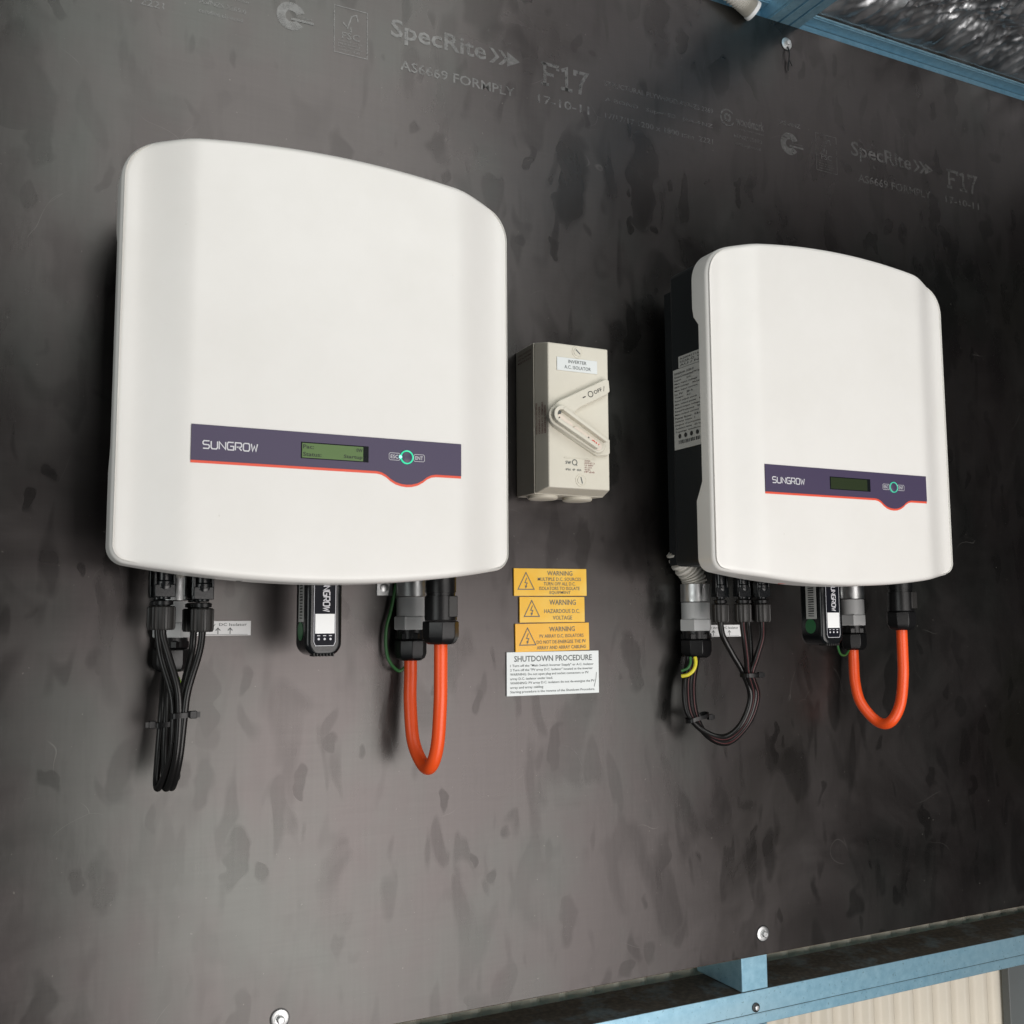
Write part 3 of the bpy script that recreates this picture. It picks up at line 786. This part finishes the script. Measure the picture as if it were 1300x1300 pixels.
# lever: a long U shaped handle whose open slot shows a pale inlay
def capsule(p, q, r0, r1, n=12):
    p = Vector(p); q = Vector(q); d = (q - p).normalized(); nn = Vector((-d.y, d.x)); pts = []
    for i in range(n + 1):
        th = math.pi / 2 + math.pi * i / n; pts.append(p + d * math.cos(th) * r0 + nn * math.sin(th) * r0)
    for i in range(n + 1):
        th = -math.pi / 2 + math.pi * i / n; pts.append(q + d * math.cos(th) * r1 + nn * math.sin(th) * r1)
    return [(a.x, a.y) for a in pts]
P0, P1 = Vector((0.5330, 0.2155)), Vector((0.5810, 0.1885))
d = (P1 - P0).normalized(); nn = Vector((-d.y, d.x))
MB().prism(capsule(P0, P1, 0.0118, 0.0100), yl - 0.0095, yl - 0.0049).build('lever', M_cream, iso, 0.0010)
for sgn, off, name in ((1, 0.0068, 'lever_rail'), (-1, 0.0074, 'lever_rail')):
    a = P0 + nn * sgn * off; b = P1 + nn * sgn * off * 0.86 + d * (0.004 if sgn > 0 else -0.002)
    MB().prism(capsule(a, b, 0.0022, 0.0020, 8), yl - 0.0170, yl - 0.0096).build(name, M_cream, iso, 0.0008)
arc = [P0 + (nn * math.sin(R(t_)) + d * math.cos(R(t_))) * 0.0073 for t_ in range(90, 272, 13)]
outer = [P0 + (nn * math.sin(R(t_)) + d * math.cos(R(t_))) * 0.0094 for t_ in range(90, 272, 13)]
innr = [P0 + (nn * math.sin(R(t_)) + d * math.cos(R(t_))) * 0.0052 for t_ in range(270, 88, -13)]
MB().prism([(p.x, p.y) for p in outer + innr], yl - 0.0165, yl - 0.0097).build('lever_nose', M_cream, iso, 0.0006)
a = P0 + d * 0.001 - nn * 0.0022; b = P0 + d * 0.0165 - nn * 0.0022
MB().prism(capsule(a, b, 0.0034, 0.0026, 6), yl - 0.0120, yl - 0.0096).build('lever_inlay', M_cream_pale, iso, 0.0004)
a = P0 + d * 0.024 - nn * 0.0026; b = P0 + d * 0.0560 - nn * 0.0030
il = MB().prism(capsule(a, b, 0.0036, 0.0044, 6), yl - 0.0110, yl - 0.0096).build('lever_inlay', M_cream_pale, iso, 0.0004)
t = MB(); yq = yl - 0.0114; an = math.atan2(d.y, d.x)
q = P0 + d * 0.0505 - nn * 0.0030
put_text(t, 'ON', q.x - 0.0052, q.x + 0.0052, q.y - 0.0025, q.y + 0.0025, yq, 0.035, rot=an); t.build('on_lettering', M_ink_red, il)
t = MB()
for k, (l0, l1) in enumerate(((0.0305, 0.0340),)):
    u0 = P0 + d * l0 - nn * 0.003; u1 = P0 + d * l1 - nn * 0.003; stroke(t, [tuple(u0), tuple(u1)], 0.0013, yq)
q = P0 + d * 0.0410 - nn * 0.0030; stroke(t, [tuple(q - nn * 0.0022), tuple(q + nn * 0.0022)], 0.0014, yq)
t.build('lever_marks', M_ink, il)
t = MB(); q = P0 - d * 0.0010 + nn * 0.0015
t.prism(capsule(q - nn * 0.0030, q + nn * 0.0022, 0.0018, 0.0018, 6), yl - 0.0100, yl - 0.0094); t.build('lever_hole', M_ink_grey, iso)
t = MB(); q = P0 - d * 0.001 - nn * 0.0052; stroke(t, [tuple(q - nn * 0.0010 - d * 0.0004), tuple(q + nn * 0.0008)], 0.0012, yl - 0.0168); t.build('lever_mark', M_ink, iso)
# lower printing
t = MB(); yq = yl - 0.0003
put_text(t, 'sw', 0.5455, 0.5523, 0.1658, 0.1692, yq, 0.006); ring(t, 0.5568, 0.1680, 0.0024, 0.0033, yq)
stroke(t, [(0.5580, 0.1662), (0.5598, 0.1645)], 0.0008, yq)
put_text(t, 'IP66  4P  40A', 0.5460, 0.5650, 0.1588, 0.1612, yq, 0.0)
t.build('maker_mark', M_ink_grey, iso)
t = MB()
for i in range(6): put_text(t, ['AS/NZS', '60947.3', 'Ui 440V', 'AC-21A', '40A 50Hz', 'IP66'][i], 0.5690, 0.5690 + 0.0018 * (4 + (i * 3) % 4), 0.1697 - i * 0.0024, 0.1713 - i * 0.0024, yq)
t.build('specification_print', M_ink_brown, iso)
t = MB().box(0.5440, 0.5830, yl - 0.0006, yl, 0.1722, 0.1730).build('print_border', M_cream, iso)
# faint printing moulded on the left flanks
def flank_text(mb, s, pa, pb, pc, pd, weight=0.0):
    """maps the text box to the quad pa (bottom left) pb (bottom right) pc (top right) pd (top left)"""
    vs, fs = glyphs(s, weight); pa, pb, pc, pd = map(Vector, (pa, pb, pc, pd))
    a0 = min(v[0] for v in vs); a1 = max(v[0] for v in vs); b0 = min(v[1] for v in vs); b1 = max(v[1] for v in vs)
    out = []
    for a, b in vs:
        u = (a - a0) / (a1 - a0); v = (b - b0) / (b1 - b0)
        out.append(pa * (1 - u) * (1 - v) + pb * u * (1 - v) + pc * u * v + pd * (1 - u) * v)
    mb.add(out, fs)
t = MB()
for i in range(4):
    f0 = 0.12 + i * 0.2; f1 = f0 + 0.11
    def on(f, z): return (0.5203 + f * 0.0055 - 0.0004, -0.0494 - f * 0.0221, z)
    flank_text(t, ['WARNING ISOLATE SUPPLY BEFORE', 'OPENING COVER', 'DANGER 415V  TERMINALS', 'REPLACE LID SCREWS'][i], on(f1, 0.1985), on(f1, 0.2325 - 0.004 * (i % 2)), on(f0, 0.2325 - 0.004 * (i % 2)), on(f0, 0.1985), 0.004)
for i in range(3):
    z = 0.2925 - i * 0.0042
    def on2(y, z): return (0.5232 + (-y) / 0.049 * -0.0032 - 0.0004, y, z)
    flank_text(t, ['SUITABLE FOR ISOLATION', 'CAT No SW-4P40', 'MADE FOR AS 3133'][i], on2(-0.008, z), on2(-0.043, z), on2(-0.043, z + 0.0022), on2(-0.008, z + 0.0022), 0.003)
t.build('side_print', M_ink_brown, iso)
for x in (0.5400, 0.5835):
    MB().lathe((x, -0.0300, 0.1352), (0, 0, -1), [(0, 0.0165), (0.0026, 0.0165), (0.0036, 0.0152), (0.0042, 0.010)], 36).build('conduit_plug', M_cream, iso)

# ================================================================== SIGNS
def warn(x0, x1, z0, z1, lines, mt, label, tw, y=-0.0022, tilt=0.0):
    t = thing('warning_sign', label, 'warning sign', ((x0 + x1) / 2, 0, z0), 'yellow warning signs stuck on the board')
    t.rotation_euler = (0, R(tilt), 0)
    pl = MB(); pl.box(x0, x1, y, -0.0001, z0, z1); p = pl.build('plate', mt, t, 0.0003)
    yy = y - 0.0003; h = z1 - z0
    k = MB(); cx = x0 + 0.0150; cz = z0 + h * 0.46; r_ = min(0.0108, h * 0.36)
    tri = [(cx - r_ * 0.93, cz - r_ * 0.62), (cx + r_ * 0.93, cz - r_ * 0.62), (cx, cz + r_ * 1.10)]
    stroke(k, tri, 0.0010, yy, True)
    stroke(k, [(cx + 0.0010, cz + r_ * 0.55), (cx - 0.0014, cz + 0.0006), (cx + 0.0014, cz + 0.0002), (cx - 0.0002, cz - r_ * 0.30)], 0.0009, yy)
    k.add([(cx - 0.0016, yy, cz - r_ * 0.22), (cx - 0.0006, yy, cz - r_ * 0.55), (cx + 0.0014, yy, cz - r_ * 0.30)], [(0, 1, 2)])
    k.build('hazard_symbol', M_ink_grey, t)
    k = MB()
    for i, (s_, c0, c1, zf, cap) in enumerate(lines):
        put_text(k, s_, x0 + tw * c0, x0 + tw * c1, z0 + h * zf, z0 + h * zf + cap, yy, 0.008 if s_ == 'WARNING' else 0.004)
    k.build('lettering', M_ink_grey, t)
    return t
warn(0.5183, 0.6110, 0.0274, 0.0578, [('WARNING', .45, .80, .745, .0052), ('MULTIPLE D.C. SOURCES', .32, .92, .55, .0038), ('TURN OFF ALL D.C.', .40, .84, .38, .0038), ('ISOLATORS TO ISOLATE', .34, .90, .21, .0038), ('EQUIPMENT', .48, .77, .05, .0038)],
     M_yellow, 'top yellow warning sign reading multiple D.C. sources', 0.0927, tilt=-0.35)
warn(0.5250, 0.6078, -0.0020, 0.0263, [('WARNING', .45, .86, .68, .0060), ('HAZARDOUS D.C.', .37, .92, .36, .0045), ('VOLTAGE', .50, .80, .10, .0045)],
     M_yellow, 'middle yellow warning sign reading hazardous D.C. voltage', 0.0828, y=-0.0025, tilt=-0.2)
warn(0.5198, 0.6136, -0.0338, -0.0030, [('WARNING', .45, .80, .70, .0054), ('PV ARRAY D.C. ISOLATORS', .32, .92, .48, .0038), ('DO NOT DE-ENERGISE THE PV', .28, .95, .27, .0038), ('ARRAY AND ARRAY CABLING', .28, .95, .07, .0038)],
     M_yellow_deep, 'lowest yellow warning sign, about PV array isolators, above the white notice', 0.0938, tilt=-0.6)
nt = thing('procedure_notice', 'white shutdown procedure notice below the yellow warning signs', 'notice', (0.567, 0, -0.0818))
MB().box(0.5090, 0.6256, -0.0021, -0.0001, -0.0816, -0.0342).build('plate', M_plate, nt, 0.0003)
k = MB(); put_text(k, 'SHUTDOWN PROCEDURE', 0.5180, 0.6165, -0.0448, -0.0384, -0.0024, 0.012); k.build('heading', M_ink_grey, nt)
k = MB()
L = [('1 Turn off the "Main Switch Inverter Supply" or A.C. Isolator', .96), ('2 Turn off the "PV array D.C. Isolator" located at the inverter', .95), ('WARNING: Do not open plug and socket connectors or PV', .90),
     ('array D.C. isolator under load.', .48), ('WARNING: PV array D.C. isolators do not de-energise the PV', .97), ('array and array cabling', .37), ('Starting procedure is the reverse of the Shutdown Procedure.', .97)]
for i, (s_, f_) in enumerate(L):
    z = -0.0502 - i * 0.0047
    put_text(k, s_, 0.5130, 0.5130 + 0.110 * f_, z - 0.0008, z + 0.0026, -0.0024, 0.004)
stroke(k, [(0.6190, -0.0745), (0.6215, -0.0660), (0.6222, -0.0585)], 0.0006, -0.0024)
k.build('instructions', M_ink_grey, nt)

def arrow_label(x0, x1, z0, z1, label, txt, arrows):
    t = thing('cable_label', label, 'label', ((x0 + x1) / 2, 0, z0))
    MB().box(x0, x1, -0.0006, -0.0001, z0, z1).build('tape', M_paper, t)
    k = MB(); y = -0.0009; h = z1 - z0
    put_text(k, txt, x0 + 0.004, x1 - 0.004, z0 + h * 0.60, z0 + h * 0.86, y, 0.0)
    for ax in arrows:
        za, zb = z0 + h * 0.10, z0 + h * 0.52
        stroke(k, [(ax, za), (ax, zb)], 0.0007, y); stroke(k, [(ax - 0.0022, zb - 0.0024), (ax, zb), (ax + 0.0022, zb - 0.0024)], 0.0007, y)
    stroke(k, [(x0 + 0.003, z0 + 0.0009), (x1 - 0.003, z0 + 0.0009)], 0.0003, y)
    k.build('lettering', M_ink_grey, t)
arrow_label(0.1740, 0.2318, -0.0125, 0.0013, 'white tape label with upward arrows right of the left inverter plugs', 'PV Array  DC Isolator', (0.1890, 0.2005, 0.2120))
arrow_label(0.7780, 0.8308, -0.0208, -0.0066, 'white tape label with upward arrows behind the right inverter plugs', 'PV Array  DC Isolator', (0.7890, 0.8010, 0.8130))

# ================================================================== BOTTOM FITTINGS
def hexnut(mb, p, h, r, n=6, rot=0.0, ch=0.001):
    mb.lathe(p, (0, 0, -1), [(0, r - ch), (ch, r), (h - ch, r), (h, r - ch)], n, rot=rot)

def solar_plug(x, y, ztop, path, label, group, red=False, r=0.0031):
    """plug hanging from the inverter with its own length of cable"""
    t = thing('solar_cable', label, 'cable', (x, y, ztop), group)
    b = MB()
    b.lathe((x, y, ztop + 0.012), (0, 0, -1), [(0, 0.0062), (0.018, 0.0062), (0.018, 0.0075), (0.024, 0.0075), (0.024, 0.0055), (0.034, 0.0055)], 24)
    b.box(x - 0.0085, x + 0.0085, y - 0.0058, y + 0.0058, ztop - 0.020, ztop - 0.009)
    b.build('plug_body', M_gloss, t, 0.0008)
    for sgn in (-1, 1):
        c = MB(); c.box(x + sgn * 0.0078 - 0.0011, x + sgn * 0.0078 + 0.0011, y - 0.0045, y + 0.0045, ztop - 0.0170, ztop + 0.0080)
        c.build('locking_clip', M_gloss, t, 0.0008)
    c = MB(); c.lathe((x, y - 0.0035, ztop - 0.0095), (0, -1, 0.15), [(0, 0.0045), (0.003, 0.0042), (0.0038, 0.0025)], 14); c.build('plug_latch', M_gloss, t)
    c = MB(); c.lathe((x, y, ztop - 0.0225), (0, 0, -1), [(0, 0.0060), (0.001, 0.0078), (0.004, 0.0078), (0.0045, 0.0055), (0.006, 0.0055)], 24); c.build('seal_ring', M_black, t)
    c = MB(); c.lathe((x, y, ztop - 0.0275), (0, 0, -1), [(0, 0.0086), (0.0012, 0.0100), (0.0185, 0.0100), (0.0205, 0.0090), (0.0208, 0.0042)], 72, rib=12, ribd=0.07); c.build('knurled_nut', M_black_matte, t)
    z1 = ztop - 0.047
    c = MB().tube([(x, y, z1 + 0.004), (x, y, z1 - 0.006)] + path, r, 14, 10); co = c.build('cable', M_cable, t)
    if red:
        pts = [(x, y, z1 - 0.001), (x, y, z1 - 0.006)] + path
        MB().tube([(a - r * 0.30, b_ - r * 0.86, c_) for a, b_, c_ in pts], 0.00075, 6, 10).build('red_stripe', M_cable_red, co)
    return t

# ---- left inverter, four strings dropping together and turning back to a gland behind
G1 = 'black solar cables under the left inverter'
f = [(-0.0872, 'left front')]
def loop1(xm, ym, xb, zb, xr, dx):
    # converge at the tie, bottom of the loop, up the wall side into the gland
    return [(xm, ym, -0.052), (xm + dx * 0.2, ym + 0.002, -0.082), (xb + 0.0025, ym + 0.006, -0.112), (xb, -0.070, zb), (xb - 0.0015, -0.058, zb - 0.0005), (xr, -0.047, -0.118), (xr, -0.040, -0.080), (xr + 0.004, -0.026, -0.042)]
solar_plug(0.1375, -0.0870, 0.0420, [(0.1430, -0.088, -0.030), (0.1505, -0.090, -0.056), (0.1525, -0.089, -0.082), (0.1515, -0.084, -0.115), (0.1478, -0.072, -0.1395), (0.1460, -0.062, -0.1395), (0.1470, -0.050, -0.112), (0.1490, -0.040, -0.075), (0.1515, -0.026, -0.045)],
           'front left solar cable under the left inverter, crossing to the tie', G1)
solar_plug(0.1700, -0.0870, 0.0400, [(0.1675, -0.088, -0.028), (0.1590, -0.090, -0.058), (0.1565, -0.089, -0.082), (0.1545, -0.084, -0.115), (0.1520, -0.073, -0.1385), (0.1510, -0.062, -0.1400), (0.1525, -0.050, -0.112), (0.1545, -0.040, -0.075), (0.1560, -0.026, -0.045)],
           'front right solar cable under the left inverter beside the arrow label', G1)
solar_plug(0.1365, -0.0650, 0.0420, [(0.1400, -0.067, -0.032), (0.1475, -0.078, -0.062), (0.1490, -0.082, -0.086), (0.1480, -0.078, -0.115), (0.1418, -0.066, -0.1400), (0.1400, -0.056, -0.1395), (0.1425, -0.046, -0.112), (0.1455, -0.038, -0.075), (0.1495, -0.020, -0.045)],
           'rear left solar cable under the left inverter, partly hidden', G1)
solar_plug(0.1665, -0.0650, 0.0400, [(0.1650, -0.066, -0.028), (0.1560, -0.078, -0.062), (0.1535, -0.081, -0.086), (0.1520, -0.076, -0.115), (0.1555, -0.066, -0.1330), (0.1550, -0.056, -0.1330), (0.1560, -0.046, -0.108), (0.1570, -0.036, -0.075), (0.1570, -0.020, -0.045)],
           'rear right solar cable under the left inverter, partly hidden', G1)

def tie(cx, cy, cz, w_, d_, label, tail, tz=0.0):
    t = thing('cable_tie', label, 'cable tie', (cx, cy, cz), 'black nylon cable ties')
    m = MB(); n = 20; vs = []
    for z in (cz - 0.0022, cz + 0.0022):
        for rr in (0.0, 0.0012):
            for i in range(n):
                th = 2 * math.pi * i / n
                c, s_ = math.cos(th), math.sin(th)
                e = 0.55
                vs.append((cx + (w_ + rr) * math.copysign(abs(c) ** e, c), cy + (d_ + rr) * math.copysign(abs(s_) ** e, s_), z + tz * c))
    fs = []
    for i in range(n):
        j = (i + 1) % n
        fs += [(i, j, n + j, n + i), (2 * n + i, 3 * n + i, 3 * n + j, 2 * n + j), (n + i, n + j, 3 * n + j, 3 * n + i), (i, 2 * n + i, 2 * n + j, j)]
    m.add(vs, fs); m.build('strap', M_black, t)
    hx = cx + tail * (w_ + 0.003)
    MB().box(hx - 0.003, hx + 0.003, cy - d_ * 0.5 - 0.003, cy - d_ * 0.5 + 0.002, cz - 0.0030, cz + 0.0034).build('head', M_black, t, 0.0005)
    m = MB().box(hx + tail * 0.003, hx + tail * 0.0058, cy - d_ * 0.5 - 0.0022, cy - d_ * 0.5 - 0.0008, cz - 0.0022, cz + 0.0026); m.build('cut_tail', M_black, t)
tie(0.1535, -0.0855, -0.0790, 0.0072, 0.0078, 'cable tie round the front strands under the left inverter', 1, 0.0006)
tie(0.1500, -0.0420, -0.0900, 0.0105, 0.0050, 'cable tie round the rear strands close to the board, left inverter', -1, 0.0012)

def wall_gland(x, y, ztop, label, clampside=1, nutw=0.0150, conduit=None, blk=0.0, ad=0.0330):
    """saddle clamp, grey hex adaptor and black compression gland standing against the board"""
    t = thing('cable_gland', label, 'cable gland', (x, y, ztop), 'grey and black cable glands under the inverters')
    c = MB(); c.lathe((x, y, ztop + 0.001), (0, 0, -1), [(0, nutw), (0.0205, nutw)], 36); c.build('saddle_clamp', M_zinc, t)
    e = MB(); e.box(x + clampside * 0.0135, x + clampside * 0.0305, -0.0022, -0.0004, ztop - 0.0185, ztop - 0.0015)
    eo = e.build('saddle_ear', M_zinc, t, 0.0005)
    MB().lathe((x + clampside * 0.0225, -0.0022, ztop - 0.010), (0, -1, 0), [(0, 0.0046), (0.0016, 0.0044), (0.0022, 0.0028)], 16).build('saddle_screw', M_zinc, eo)
    z = ztop - 0.0205
    a = MB(); a.lathe((x, y, z), (0, 0, -1), [(0, nutw * 0.97), (ad * 0.58, nutw * 0.97)], 36)
    hexnut(a, (x, y, z - ad * 0.58 - 0.0001), ad * 0.42, nutw * 1.13, 6, R(12)); a.build('adaptor', M_grey_pvc, t)
    z -= ad
    g = MB(); g.lathe((x, y, z), (0, 0, -1), [(0, nutw * 0.95), (0.009, nutw * 0.95)], 32); hexnut(g, (x, y, z - 0.003), 0.0070, nutw * 1.06, 6, R(25)); g.build('gland_body', M_black, t)
    g = MB(); g.lathe((x, y, z - 0.0102), (0, 0, -1), [(0, nutw * 1.02), (0.001, nutw * 1.10), (0.014, nutw * 1.10), (0.0185, nutw * 0.98), (0.021, nutw * 0.74), (0.0212, nutw * 0.3)], 8, rot=0.25); g.build('gland_nut', M_black, t, 0.0005)
    c = MB(); top = conduit or [(x, y, ztop - 0.002), (x, y, ztop + 0.03)]
    c.tube(top, lambda tt, i: 0.0132 + (0.0015 if i % 6 < 3 else -0.0016), 20, 16 if conduit else 1); c.build('conduit', M_conduit, t)
    return t, z - 0.0314

# DC glands
wall_gland(0.1550, -0.0200, 0.0400, 'grey and black gland behind the solar plugs of the left inverter', 1)
wall_gland(0.7490, -0.0200, 0.0405, 'grey and black gland with corrugated conduit at the right inverter lower left', 1, 0.0172,
           [(0.7490, -0.020, 0.038), (0.7480, -0.020, 0.046), (0.7430, -0.020, 0.056), (0.7330, -0.020, 0.066), (0.7250, -0.020, 0.082)])
# ---- AC glands and orange cables
wall_gland(0.3905, -0.0200, 0.0450, 'grey and black gland of the orange cable, left inverter', -1, 0.0150, ad=0.0330)
wall_gland(0.9965, -0.0200, 0.0450, 'grey and black gland of the orange cable beside the right dongle', -1, 0.0150, ad=0.0330)

def orange(x, y, xg, zn, zb, label, sway=0.0):
    t = thing('orange_cable', label, 'cable', (x, y, zn), 'orange supply cable loops')
    p = MB()
    p.lathe((x, y, zn + 0.062), (0, 0, -1), [(0, 0.0150), (0.030, 0.0150), (0.0302, 0.0142), (0.0335, 0.0142), (0.0337, 0.0158), (0.0565, 0.0158), (0.0575, 0.0150)], 40)
    po = p.build('plug_body', M_black, t)
    MB().box(x + 0.0015, x + 0.0110, y - 0.0166, y - 0.0105, zn + 0.0080, zn + 0.0285).build('plug_catch', M_black_matte, po, 0.0008)
    p = MB(); p.lathe((x, y, zn + 0.0044), (0, 0, -1), [(0, 0.0160), (0.0010, 0.0178), (0.0150, 0.0178), (0.0205, 0.0150), (0.0225, 0.0120), (0.0228, 0.0060)], 8, rot=0.3); p.build('plug_nut', M_black, t, 0.0005)
    zt = zn - 0.014; m_ = (y - 0.020) / 2
    pts = [(x, y, zt), (x, y, zt - 0.030), (x - sway * 0.3, y + 0.001, zt - 0.062), (x - sway, y + 0.008, zb + 0.028), (x * 0.6 + xg * 0.4 - sway, m_ - 0.014, zb + 0.007), (x * 0.4 + xg * 0.6 - sway * 0.8, m_ + 0.004, zb + 0.007), (xg - 0.001, -0.031, zb + 0.028), (xg - 0.0012, -0.0225, -0.082), (xg, -0.020, -0.054), (xg, -0.020, -0.036)]
    MB().tube(pts, 0.0066, 22, 10).build('cable', M_orange, t)
orange(0.3965, -0.0850, 0.3905, -0.0042, -0.1475, 'bright orange cable looping narrowly under the left inverter')
orange(1.0120, -0.0850, 0.9950, 0.0040, -0.1345, 'bright orange cable looping widely under the right inverter')

# green earth wires
def wire(pts, r, m, name, label):
    o = MB().tube(pts, r, 10, 10).build(name, m); tag(o, label, 'wire'); return o
wire([(0.3765, -0.0150, 0.040), (0.3720, -0.0120, 0.012), (0.3675, -0.0110, -0.006), (0.3670, -0.0110, -0.025), (0.3700, -0.0130, -0.040), (0.3790, -0.0160, -0.050), (0.3865, -0.0180, -0.046)], 0.0017, M_green, 'earth_wire', 'thin green earth wire curving beside the left orange cable gland')
wire([(0.9580, -0.0300, -0.012), (0.9610, -0.0280, -0.032), (0.9690, -0.0240, -0.044), (0.9810, -0.0200, -0.046), (0.9890, -0.0190, -0.040)], 0.0014, M_green, 'earth_wire', 'thin green earth wire under the right dongle')
wire([(0.7370, -0.0330, -0.043), (0.7366, -0.0345, -0.050), (0.7335, -0.0345, -0.0575), (0.7285, -0.0310, -0.0630), (0.7235, -0.0250, -0.0650)], 0.0021, M_yellow_wire, 'earth_wire', 'short yellow earth wire curling out of the right inverter gland')
wire([(0.7335, -0.0290, -0.043), (0.7325, -0.0300, -0.050), (0.7290, -0.0290, -0.0560), (0.7240, -0.0240, -0.0590)], 0.0016, M_green, 'earth_wire', 'short green earth wire curling out of the right inverter gland')
wire([(0.1600, -0.0260, -0.050), (0.1620, -0.0340, -0.058), (0.1600, -0.0300, -0.066), (0.1570, -0.0160, -0.070)], 0.0019, mat('lime_wire', (0.30, 0.52, 0.05), 0.4), 'earth_wire', 'lime green wire glimpsed between the solar cables of the left inverter')

# ---- right inverter solar cables, a wide loop
G2 = 'black solar cables under the right inverter'
def back_up(k):
    o = (k - 1.5) * 0.0044
    return [(0.7880 + o * 0.75, -0.0735, -0.088), (0.7800 + o * 0.7, -0.0660, -0.118), (0.7640 + o * 0.3, -0.0520, -0.1370 - o * 0.5), (0.7450 + o * 0.2, -0.0390, -0.1300 - o * 0.3), (0.7330 + o * 0.8, -0.0300, -0.108), (0.7330 + o * 0.9, -0.0250, -0.078), (0.7420 + o * 0.9, -0.0200, -0.050), (0.7440 + o * 0.9, -0.0200, -0.040)]
solar_plug(0.7465, -0.0700, 0.0450, [(0.7490, -0.071, -0.020), (0.7600, -0.073, -0.040), (0.7720, -0.075, -0.060)] + back_up(0), 'leftmost solar cable under the right inverter', G2, False, 0.0035)
solar_plug(0.7650, -0.0860, 0.0450, [(0.7660, -0.087, -0.022), (0.7700, -0.085, -0.044), (0.7745, -0.081, -0.062)] + back_up(1), 'red striped solar cable second from left under the right inverter', G2, True, 0.0035)
solar_plug(0.7860, -0.0700, 0.0450, [(0.7855, -0.072, -0.022), (0.7830, -0.076, -0.044), (0.7810, -0.077, -0.062)] + back_up(2), 'rear solar cable behind the others under the right inverter', G2, False, 0.0035)
solar_plug(0.7930, -0.0860, 0.0450, [(0.7910, -0.087, -0.022), (0.7845, -0.084, -0.044), (0.7800, -0.081, -0.062)] + back_up(3), 'rightmost red striped solar cable under the right inverter', G2, True, 0.0035)
tie(0.7780, -0.0790, -0.0630, 0.0085, 0.0078, 'cable tie gathering the four cables below the right inverter plugs', 1)
tie(0.7375, -0.0330, -0.1120, 0.0125, 0.0075, 'cable tie round the low left of the right cable loop', 1, 0.004)

# ---- wifi dongles
def dongle(x, label):
    t = thing('communication_dongle', label, 'dongle', (x, -0.082, -0.032), 'black communication dongles under the inverters')
    hw = 0.0170; yf, yb2 = -0.1000, -0.0630
    poly = []
    z0, z1 = -0.0310, 0.052; rr = 0.0125
    for i in range(9):
        th = R(180 + 90 * i / 8); poly.append((x - hw + rr + rr * math.cos(th), z0 + rr + rr * math.sin(th)))
    for i in range(9):
        th = R(270 + 90 * i / 8); poly.append((x + hw - rr + rr * math.cos(th), z0 + rr + rr * math.sin(th)))
    poly += [(x + hw, z1), (x - hw, z1)]
    MB().prism(poly, yf, yb2).build('case', M_gloss, t, 0.0045, seg=5)
    for i in range(7):                                              # grip ribs on the rounded end
        xr = x - 0.009 + i * 0.003
        MB().box(xr - 0.0006, xr + 0.0006, yf + 0.0006, yf + 0.0140, z0 - 0.0002, z0 + 0.0030).build('grip_rib', M_black_matte, t, 0.0003)
    fr = MB()
    pts = [(x - 0.0100, 0.045), (x - 0.0100, -0.0180), (x - 0.0085, -0.0215), (x + 0.0085, -0.0215), (x + 0.0100, -0.0180), (x + 0.0100, 0.045)]
    fr.prism(pts, yf - 0.0006, yf + 0.0006); fo_ = fr.build('front_label', M_black_film, t)
    e = MB(); stroke(e, pts[:6], 0.0005, yf - 0.0009); e.build('label_border', M_silver_ink, fo_)
    k = MB(); tmp = MB()
    # name runs up the label
    L0 = 0.0095; Lh = 0.0062; word = 'SUNGROW'; n = len(word); cell = 0.0036; gap = 0.0012
    for i, ch in enumerate(word):
        oz = 0.0095 + (n - 1 - i) * (cell + gap)
        for st in LOGO[ch]:
            stroke(k, [(x - 0.0015 + b / 0.7 * 0.0058, oz + (1 - a) * cell) for a, b in st], 0.0011, yf - 0.0010)
    k.build('name_lettering', M_silver_ink, fo_)
    MB().box(x - 0.0088, x + 0.0092, yf - 0.0010, yf - 0.0006, -0.0105, 0.0072).build('white_sticker', M_paper, fo_)
    d_ = MB()
    for i in range(3): disc(d_, x - 0.0055 + i * 0.0055, -0.0155, 0.0011, yf - 0.0010, 10); d_.box(x - 0.0070 + i * 0.0055, x - 0.0042 + i * 0.0055, yf - 0.0011, yf - 0.0009, -0.0128, -0.0121)
    d_.build('status_marks', M_silver_ink, fo_)
    # left flank: barcode strip and green dot
    xs = x - hw - 0.0003
    sl = MB().box(xs, xs + 0.0006, -0.0920, -0.0750, 0.0000, 0.0420).build('barcode_label', M_label_grey, t)
    bb = MB(); random.seed(3)
    for i in range(14):
        z = 0.003 + i * 0.0027
        bb.add([(xs - 0.0002, -0.0790, z), (xs - 0.0002, -0.0885, z), (xs - 0.0002, -0.0885, z + random.choice((0.0009, 0.0018))), (xs - 0.0002, -0.0790, z + 0.0013)], [(0, 1, 2, 3)])
    bb.build('barcode', M_ink, sl)
    g_ = MB(); g_.lathe((xs + 0.0003, -0.0815, -0.0085), (-1, 0, 0), [(0, 0.0085), (0.0004, 0.0085)], 28); g_.build('green_dot', M_green_dot, t)
    return t
dongle(0.2760, 'black communication dongle with a white sticker under the left inverter')
dongle(0.8860, 'black communication dongle with a large green dot under the right inverter')
